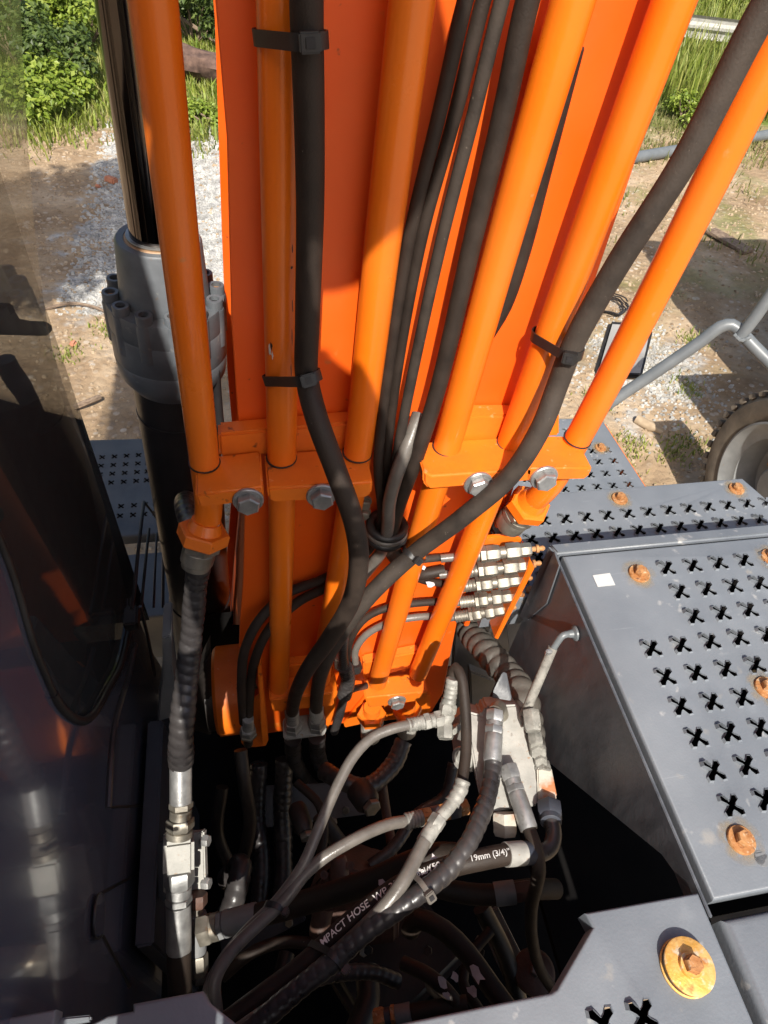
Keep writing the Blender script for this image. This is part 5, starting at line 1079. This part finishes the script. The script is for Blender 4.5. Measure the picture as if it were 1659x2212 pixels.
low = [yz(x, y) for x, y in [(111, 1499), (124, 1522), (140, 1540), (158, 1553), (178, 1558), (195, 1548), (211, 1526), (230, 1490), (257, 1440), (272, 1380), (281, 1320), (281, 1292)]]
frontp = [yz(x, y) for x, y in [(255, 1180), (228, 1080), (190, 960), (152, 855), (120, 750), (101, 640), (84, 500), (70, 330), (58, 120), (50, -60)]]
fy = frontp[-1].x
hole = [tuple(p) for p in low]+[tuple(p) for p in frontp]+[(fy+.05, .55), (yz(0, 1180).x, .55), tuple(yz(0, 1180)), tuple(yz(70, 1400))]
fout = [(p.x+.004, p.y) for p in frontp]
outer = [(-.30, -1.95), (1.05, -1.95), (fout[0][0]+.01, -1.60), (fout[0][0]+.005, -1.5)]+fout+[(fy+.07, .70), (-.30, .70)]
cp = [(-.30, -1.95), (1.05, -1.95), (low[-1].x+.02, -1.62), tuple(low[-1])]+[tuple(p) for p in reversed(low[:-1])]+[tuple(yz(70, 1400)), tuple(yz(0, 1180)), (yz(0, 1180).x, .55), (fy+.05, .55), (fy+.07, .70), (-.30, .70)]
def plate_c(poly, ext):
    bm = bmesh.new(); vs = [bm.verts.new(V(CXW, *p)) for p in poly]; ed = [bm.edges.new((vs[i], vs[(i+1) % len(vs)])) for i in range(len(vs))]
    bmesh.ops.triangle_fill(bm, use_beauty=True, edges=ed); r = bmesh.ops.extrude_face_region(bm, geom=bm.faces[:])
    bmesh.ops.translate(bm, verts=[v for v in r['geom'] if isinstance(v, bmesh.types.BMVert)], vec=V(ext, 0, 0)); q = MB(); q.bm(bm); bm.free(); return q
plate_c(cp, -.010).build('side_panel', CABPAINT, cab, 30)
# thin pane, seal and interior
b = MB(); n = len(hole); b.v = [V(CXW-.006, *p) for p in hole]; b.f = [tuple(range(n))]
wn = b.build('window', GLASS, cab, 0)
lp = [V(CXW+.002, *p) for p in hole]
MB().tube(spline([V(CXW+.002, *p) for p in low], .01), .0075, 10).build('window_seal', PLASTIC, wn)
MB().tube(spline([lp[0], lp[-1], lp[-2], lp[-3]], .02), .006, 10).build('window_seal', PLASTIC, wn)
MB().box(V(-.85, -.29, -.6), 1.02, .03, 2.6, None, .004).build('rear_wall', CABPAINT, cab)
MB().box(V(-.85, .42, .72), 1.06, 1.45, .05, None, .02).build('roof', CABPAINT, cab)
MB().box(V(-.85, .40, -1.80), 1.0, 1.30, .3, None, .01).build('floor', INTERIOR, cab)
MB().box(V(-1.36, .2, -1.3), .03, .9, 1.2, None, .01).build('left_wall', CABPAINT, cab)
b = MB(); b.v = [V(-.34, 1.09, -1.64), V(-1.34, 1.09, -1.64), V(-1.34, 1.09, .68), V(-.34, 1.09, .68)]; b.f = [(0, 1, 2, 3)]
b.build('front_window', GLASS, cab, 0)
# things inside the cab: console, joystick, monitor
XI = -.48
def slab(name, pts, x, th, m=INTERIOR, par=cab): return MB().prism([aX(px, py, x) for px, py in pts], V(th, 0, 0), .004).build(name, m, par)
slab('console', [(-60, 905), (60, 905), (95, 1010), (150, 1080), (200, 1180), (250, 1330), (240, 1600), (-60, 1600)], XI-.02, -.22)
slab('monitor', [(-60, 650), (28, 655), (34, 672), (44, 688), (70, 693), (100, 694), (112, 700), (114, 716), (104, 725), (-60, 720)], XI-.10, -.03)
js = thing  # joystick: grip, gaiter
o = MB().tube(spline([aX(x, y, XI) for x, y in [(12, 775), (22, 800), (48, 840), (72, 885), (92, 935), (110, 985)]], .006), .02, 18, rfun=lambda L, a, t: .022*(.55+.55*sin(min(1, t*2.2+.25)*pi*.62))*(1-.28*t)).build('joystick', INTERIOR, cab)
MB().tube(spline([aX(x, y, XI) for x, y in [(100, 960), (118, 1000), (140, 1040)]], .003), .03, 18, rfun=lambda L, a, t: (.028+.03*t)*(1+.08*sin(L*420))).build('gaiter', PLASTIC, o)
slab('seat_base', [(-80, 1010), (40, 1100), (120, 1330), (160, 1560), (-80, 1560)], XI-.30, -.2)
MB().tube(spline([aX(x, y, XI+.03) for x, y in [(55, 1400), (90, 1425), (120, 1480), (140, 1560)]], .01), .004, 8).build('cable', FRAME_PALE, cab)
# thin bright trims in front of the side window and on the lower panel
for pts, r in ([[(284, 1316), (290, 1280), (297, 1205), (306, 1125), (311, 1084)], .004], [[(311, 1084), (330, 1108), (346, 1132)], .003], [[(305, 1312), (312, 1240), (318, 1180), (322, 1142)], .0035], [[(332, 1312), (335, 1230), (339, 1152)], .003], [[(352, 1312), (353, 1200), (355, 1110)], .004], [[(303, 1310), (322, 1390), (334, 1460)], .004], [[(292, 1392), (278, 1460), (262, 1511), (247, 1570), (240, 1640), (234, 1744)], .0055]):
    MB().tube(spline([aX(x, y, CXW+.035) for x, y in pts], .01), r, 8).build('trim_rod', BARREL, cab)
b = MB(); lpp = [aX(x, y, CXW+.006) for x, y in [(216, 1930), (224, 1942), (224, 1990), (221, 2018), (204, 2022), (203, 1985), (208, 1942)]]
b.tube(spline(lpp+[lpp[0], lpp[1]], .006), .0022, 8); b.build('latch_rim', BARREL, cab)
MB().prism(lpp, V(.002, 0, 0), 0).build('latch_plate', CABPAINT, cab)
for pts in ([(238, 1744), (330, 1740)], [(222, 1928), (330, 1870)], [(222, 2020), (280, 2130)]):
    MB().tube([aX(x, y, CXW+.001) for x, y in pts], .0028, 6).build('panel_joint', BLACK, cab)
MB().box(aX(285, 1335, CXW+.02), .03, .05, .03, None, .004).build('window_stop', PLASTIC, cab)

# ================================================================ RIGHT SIDE: handrail, mirror, trailer wheel, rails
hr_ = thing('handrail', aD(1270, 890, 2.3), 'grey bent tubular handrail beside the walkway at right', 'handrail')
MB().tube(spline([aD(1245, 925, 2.33), aD(1330, 862, 2.26), aD(1430, 795, 2.18), aD(1520, 733, 2.11), aD(1556, 706, 2.08), aD(1580, 702, 2.07), aD(1598, 716, 2.07), aD(1622, 742, 2.07), aD(1680, 800, 2.07), aD(1760, 880, 2.08)], .02), .0195, 20).build('rail_tube', RAILGREY, hr_)
MB().tube([aD(1598, 728, 2.065), aD(1632, 684, 2.02), aD(1668, 632, 1.97), aD(1730, 545, 1.89)], .0185, 20).build('upright_tube', RAILGREY, hr_)
b = MB(); b.tube(spline([aD(1585, 722, 2.05), aD(1600, 735, 2.05), aD(1622, 728, 2.05)], .004), .006, 8, rfun=lambda L, a, t: .006*(1+.2*sin(L*600))); b.build('weld_bead', RAILGREY, hr_)
mr_ = thing('rear_mirror', aD(1340, 780, 2.55), 'black framed rear view mirror half hidden behind the rightmost pipe', 'mirror')
mc = [aD(*q) for q in [(1318, 692, 2.62), (1409, 697, 2.66), (1413, 712, 2.65), (1388, 815, 2.52), (1290, 812, 2.48), (1286, 800, 2.49)]]
MB().prism(mc, inward*.045, .016, 4).build('mirror_housing', PLASTIC, mr_)
cm = sum(mc, V(0, 0, 0))/len(mc); MB().prism([cm+(p-cm)*.86-inward*.0015 for p in mc], inward*.001, 0).build('mirror_glass', MIRROR, mr_)
MB().tube([cm+inward*.03, aD(1330, 870, 2.3)], .012, 10).build('mirror_arm', PLASTIC, mr_)

wc = aZ(1693, 1060, -2.46)
tr = thing('parked_trailer', V(wc.x+.9, wc.y, -3), 'dusty tyre and grey rim of a parked trailer at the right edge', 'trailer')
def wheel(c, nd):
    prof = [(-.11, .365), (-.135, .42), (-.125, .49), (-.085, .525), (.085, .525), (.125, .49), (.135, .42), (.11, .365)]
    o = MB().lathe(c, nd, [(t, r) for t, r in prof], 64, caps=False).build('tyre', TYRE, tr)
    for i in range(44):
        a = 2*pi*i/44
        for s_ in (-1, 1):
            u = V(0, cos(a+.035*s_), sin(a+.035*s_)); tg = V(0, -u.z, u.y)
            R3 = Matrix((nd, tg, u)).transposed()
            q = c+u*.527+nd*s_*.062
            MBT.box(q, .115, .038, .030, R3 @ Matrix.Rotation(.25*s_, 3, 'Z'), .004, 1)
    MB().lathe(c+nd*.06, nd, [(-.14, .35), (.052, .365), (.068, .378), (.072, .366), (.058, .348), (.035, .318), (.03, .285), (-.10, .265), (-.12, .24), (-.12, .05)], 56).build('rim', RIM, o)
    MB().lathe(c+nd*.05, nd, [(-.16, .14), (.0, .135), (.022, .115), (.026, .06)], 30).build('hub', RIM, o)
    for i in range(8):
        a = 2*pi*i/8; MB().hexnut(c-nd*.06+V(0, cos(a), sin(a))*.20, nd, .016, .03).build('wheel_nut', RUST, o)
    return o
MBT = MB(); w1_ = wheel(wc, V(-1, 0, 0)); tro = MBT.build('tread_blocks', TYRE, w1_); tro['kind'] = 'stuff'
MBT = MB(); w2_ = wheel(wc+V(1.75, 0, 0), V(1, 0, 0)); tro = MBT.build('tread_blocks', TYRE, w2_); tro['kind'] = 'stuff'
MB().tube([wc+V(.1, 0, 0), wc+V(1.65, 0, 0)], .05, 14).build('axle', FRAME, tr)
MB().box(wc+V(1.55, .55, 1.25), 1.5, 2.4, 1.3, None, .03).build('trailer_body', RAILGREY, tr)
MB().box(wc+V(.9, .2, .55), 1.2, 1.0, .12, None, .01).build('chassis', FRAME, tr)


gd = thing('guard_rail', aZ(1530, 118, GZ), 'weathered galvanised guard rail in tall grass at upper right', 'guard rail')
A, B = aZ(1440, 140, GZ)+V(0, 0, .55), aZ(1650, 165, GZ)+V(0, 0, .55); dd = (B-A).normalized(); nn = dd.cross(V(0, 0, 1))
A -= dd*1.0; B += dd*3
b = MB(); pf = [(-.15, 0), (-.12, .04), (-.06, .045), (-.02, 0), (.02, 0), (.06, .045), (.12, .04), (.15, 0)]
for P0 in (A, B): b.v += [P0+V(0, 0, z)-nn*y for z, y in pf]+[P0+V(0, 0, z)-nn*(y-.006) for z, y in pf]
for i in range(7): b.f += [(i, i+1, 16+i+1, 16+i), (8+i, 24+i, 24+i+1, 8+i+1)]
b.build('beam', BLOCK, gd)
for i in range(4): q = A.lerp(B, .12+i*.26); MB().box(V(q.x, q.y, GZ+.35)-nn*-.06, .09, .06, .95, None, .004).build('post', RAILGREY, gd)
pk = thing('kerb_pipe', aZ(1500, 318, GZ), 'grey steel pipe lying along the yard edge at upper right', 'pipe')
A, B = aZ(1385, 338, GZ+.07), aZ(1700, 284, GZ+.07); dd = (B-A).normalized()
MB().tube([A-dd*.2, A, B, B+dd*2], .065, 18).build('pipe_body', RAILGREY, pk)
cl_ = aZ(1312, 660, GZ+.03)
b = MB()
for k in range(4): b.tube([cl_+V(random.uniform(-.01, .01)+cos(2*pi*i/30)*(.13+.012*k), sin(2*pi*i/30)*(.15+.01*k), .012*k+.01*sin(i)) for i in range(31)], .006, 6, caps=False)
tag(b.build('wire_coil', BARREL), 'dark coil of wire lying on the dirt between two pipes', 'wire coil')
b = MB(); A, B = aZ(1375, 905, GZ+.03), aZ(1430, 935, GZ+.03); b.tube([A, A.lerp(B, .6), A.lerp(B, .75), B], [.035, .035, .02, .014], 12)
tag(b.build('bottle', STONE_TAN), 'dusty bottle lying on the dirt right of the walkway', 'bottle')
b = MB(); b.box(aZ(1575, 520, GZ+.03), .16, .5, .03, Matrix.Rotation(.35, 3, 'Z'), .006); tag(b.build('sun_patch_slab', WOOD), 'pale slab put in for a sunlit patch of the yard at right', 'sun_patch_slab')  # slab put in where a patch of ground catches the sun

# ================================================================ the person taking the picture (stands on the deck, out of frame; casts the shadow on the boom)
pr_ = thing('person', V(-.1, -.2, -.95), 'person in a blue shirt and dark trousers standing on the deck holding a phone', 'person')
def skin(name, verts, edges, rad, m, par, sub=2, root=0):
    me = bpy.data.meshes.new(name); base = V(*verts[root])
    me.from_pydata([V(*v)-base for v in verts], edges, []); o = bpy.data.objects.new(name, me); COL.objects.link(o)
    o.parent = par; o.location = base+OFF-Vector(par['_w'])
    sk = o.modifiers.new('skin', 'SKIN'); sk.use_smooth_shade = True
    for i, r in enumerate(rad):
        sv = me.skin_vertices[0].data[i]; sv.radius = (r, r) if not isinstance(r, tuple) else r; sv.use_root = (i == root)
    s_ = o.modifiers.new('smooth', 'SUBSURF'); s_.levels = s_.render_levels = sub
    me.materials.append(m); return o
X0 = -.13
skin('body', [(X0, -.20, -.13), (X0, -.18, .05), (X0, -.13, .20), (X0+.01, -.09, .32), (X0+.02, -.07, .39), (X0+.04, -.045, .45), (X0+.06, -.02, .52),
              (X0+.135, -.09, .325), (X0+.225, -.125, .12), (.085, -.075, -.01), (X0-.13, -.09, .32), (X0-.19, -.14, .08), (-.095, -.085, -.03)],
     [(0, 1), (1, 2), (2, 3), (3, 4), (4, 5), (5, 6), (3, 7), (7, 8), (8, 9), (3, 10), (10, 11), (11, 12)],
     [(.135, .105), (.125, .10), (.13, .105), (.11, .09), .062, .062, .07, .058, .045, .032, .062, .045, .032], SHIRT, pr_)
skin('trousers', [(X0, -.20, -.15), (X0+.075, -.2, -.23), (X0+.06, -.17, -.55), (X0+.05, -.22, -.87), (X0-.075, -.2, -.23), (X0-.06, -.17, -.55), (X0-.05, -.22, -.87)],
     [(0, 1), (1, 2), (2, 3), (0, 4), (4, 5), (5, 6)], [(.13, .105), .082, .062, .05, .082, .062, .05], TROUSER, pr_)
for s_ in (-1, 1): skin('shoe', [(X0+.05*s_, -.25, -.91), (X0+.05*s_, -.15, -.915), (X0+.055*s_, -.04, -.925)], [(0, 1), (1, 2)], [(.042, .042), (.042, .036), (.038, .025)], BLACK, pr_)
skin('head', [(X0+.055, -.02, .455), (X0+.065, -.005, .50), (X0+.07, .0, .55), (X0+.07, .0, .60)], [(0, 1), (1, 2), (2, 3)], [.055, .074, (.082, .098), (.075, .09)], SKIN, pr_)
skin('hair', [(X0-.02, -.05, .40), (X0+.01, -.045, .49), (X0+.07, -.03, .60)], [(0, 1), (1, 2)], [.055, .085, .085], HAIR, pr_, 2, 1)
hc = V(X0+.10, .01, .615); hn = V(.05, -.28, 1)
hb_ = MB(); hb_.lathe(hc, hn, [(-.012, .152), (-.006, .155), (0, .150), (.012, .105), (.05, .098), (.09, .088), (.105, .06), (.108, .01), (.10, .01), (.0, .09), (-.008, .148)], 40)
hb_.build('straw_hat', STONE_TAN, pr_)
for s_, wx, wy, wz in ((1, .085, -.075, -.01), (-1, -.095, -.085, -.03)):
    hv = [(wx, wy, wz), (wx-.012*s_, wy+.028, wz-.012), (wx-.022*s_, wy+.052, wz-.02)]; he = [(0, 1), (1, 2)]; hrad = [.027, .03, .026]
    for k in range(4):
        b0 = len(hv); off = (k-1.5)*.017
        hv += [(wx-.030*s_, wy+.062+off*.5, wz-.018+off), (wx-.050*s_, wy+.064+off*.5, wz-.020+off), (wx-.064*s_, wy+.050+off*.5, wz-.022+off)]
        he += [(2, b0), (b0, b0+1), (b0+1, b0+2)]; hrad += [.0095, .0085, .0075]
    b0 = len(hv); hv += [(wx-.028*s_, wy+.015, wz+.030), (wx-.05*s_, wy+.02, wz+.042)]; he += [(1, b0), (b0, b0+1)]; hrad += [.012, .0095]
    skin('hand', hv, he, hrad, SKIN, pr_, 2, 1)
back = RM @ V(0, 0, 1)
ph_ = thing('phone', back*.03, 'black phone held in the hands of the person on the deck', 'phone')
MB().box(V(0, 0, 0)+back*.016+(RM @ V(.0, -.045, 0)), .076, .155, .009, RM, .004, 3).build('phone_body', PLASTIC, ph_)

for o in bpy.data.objects:
    if '_w' in o.keys(): del o['_w']
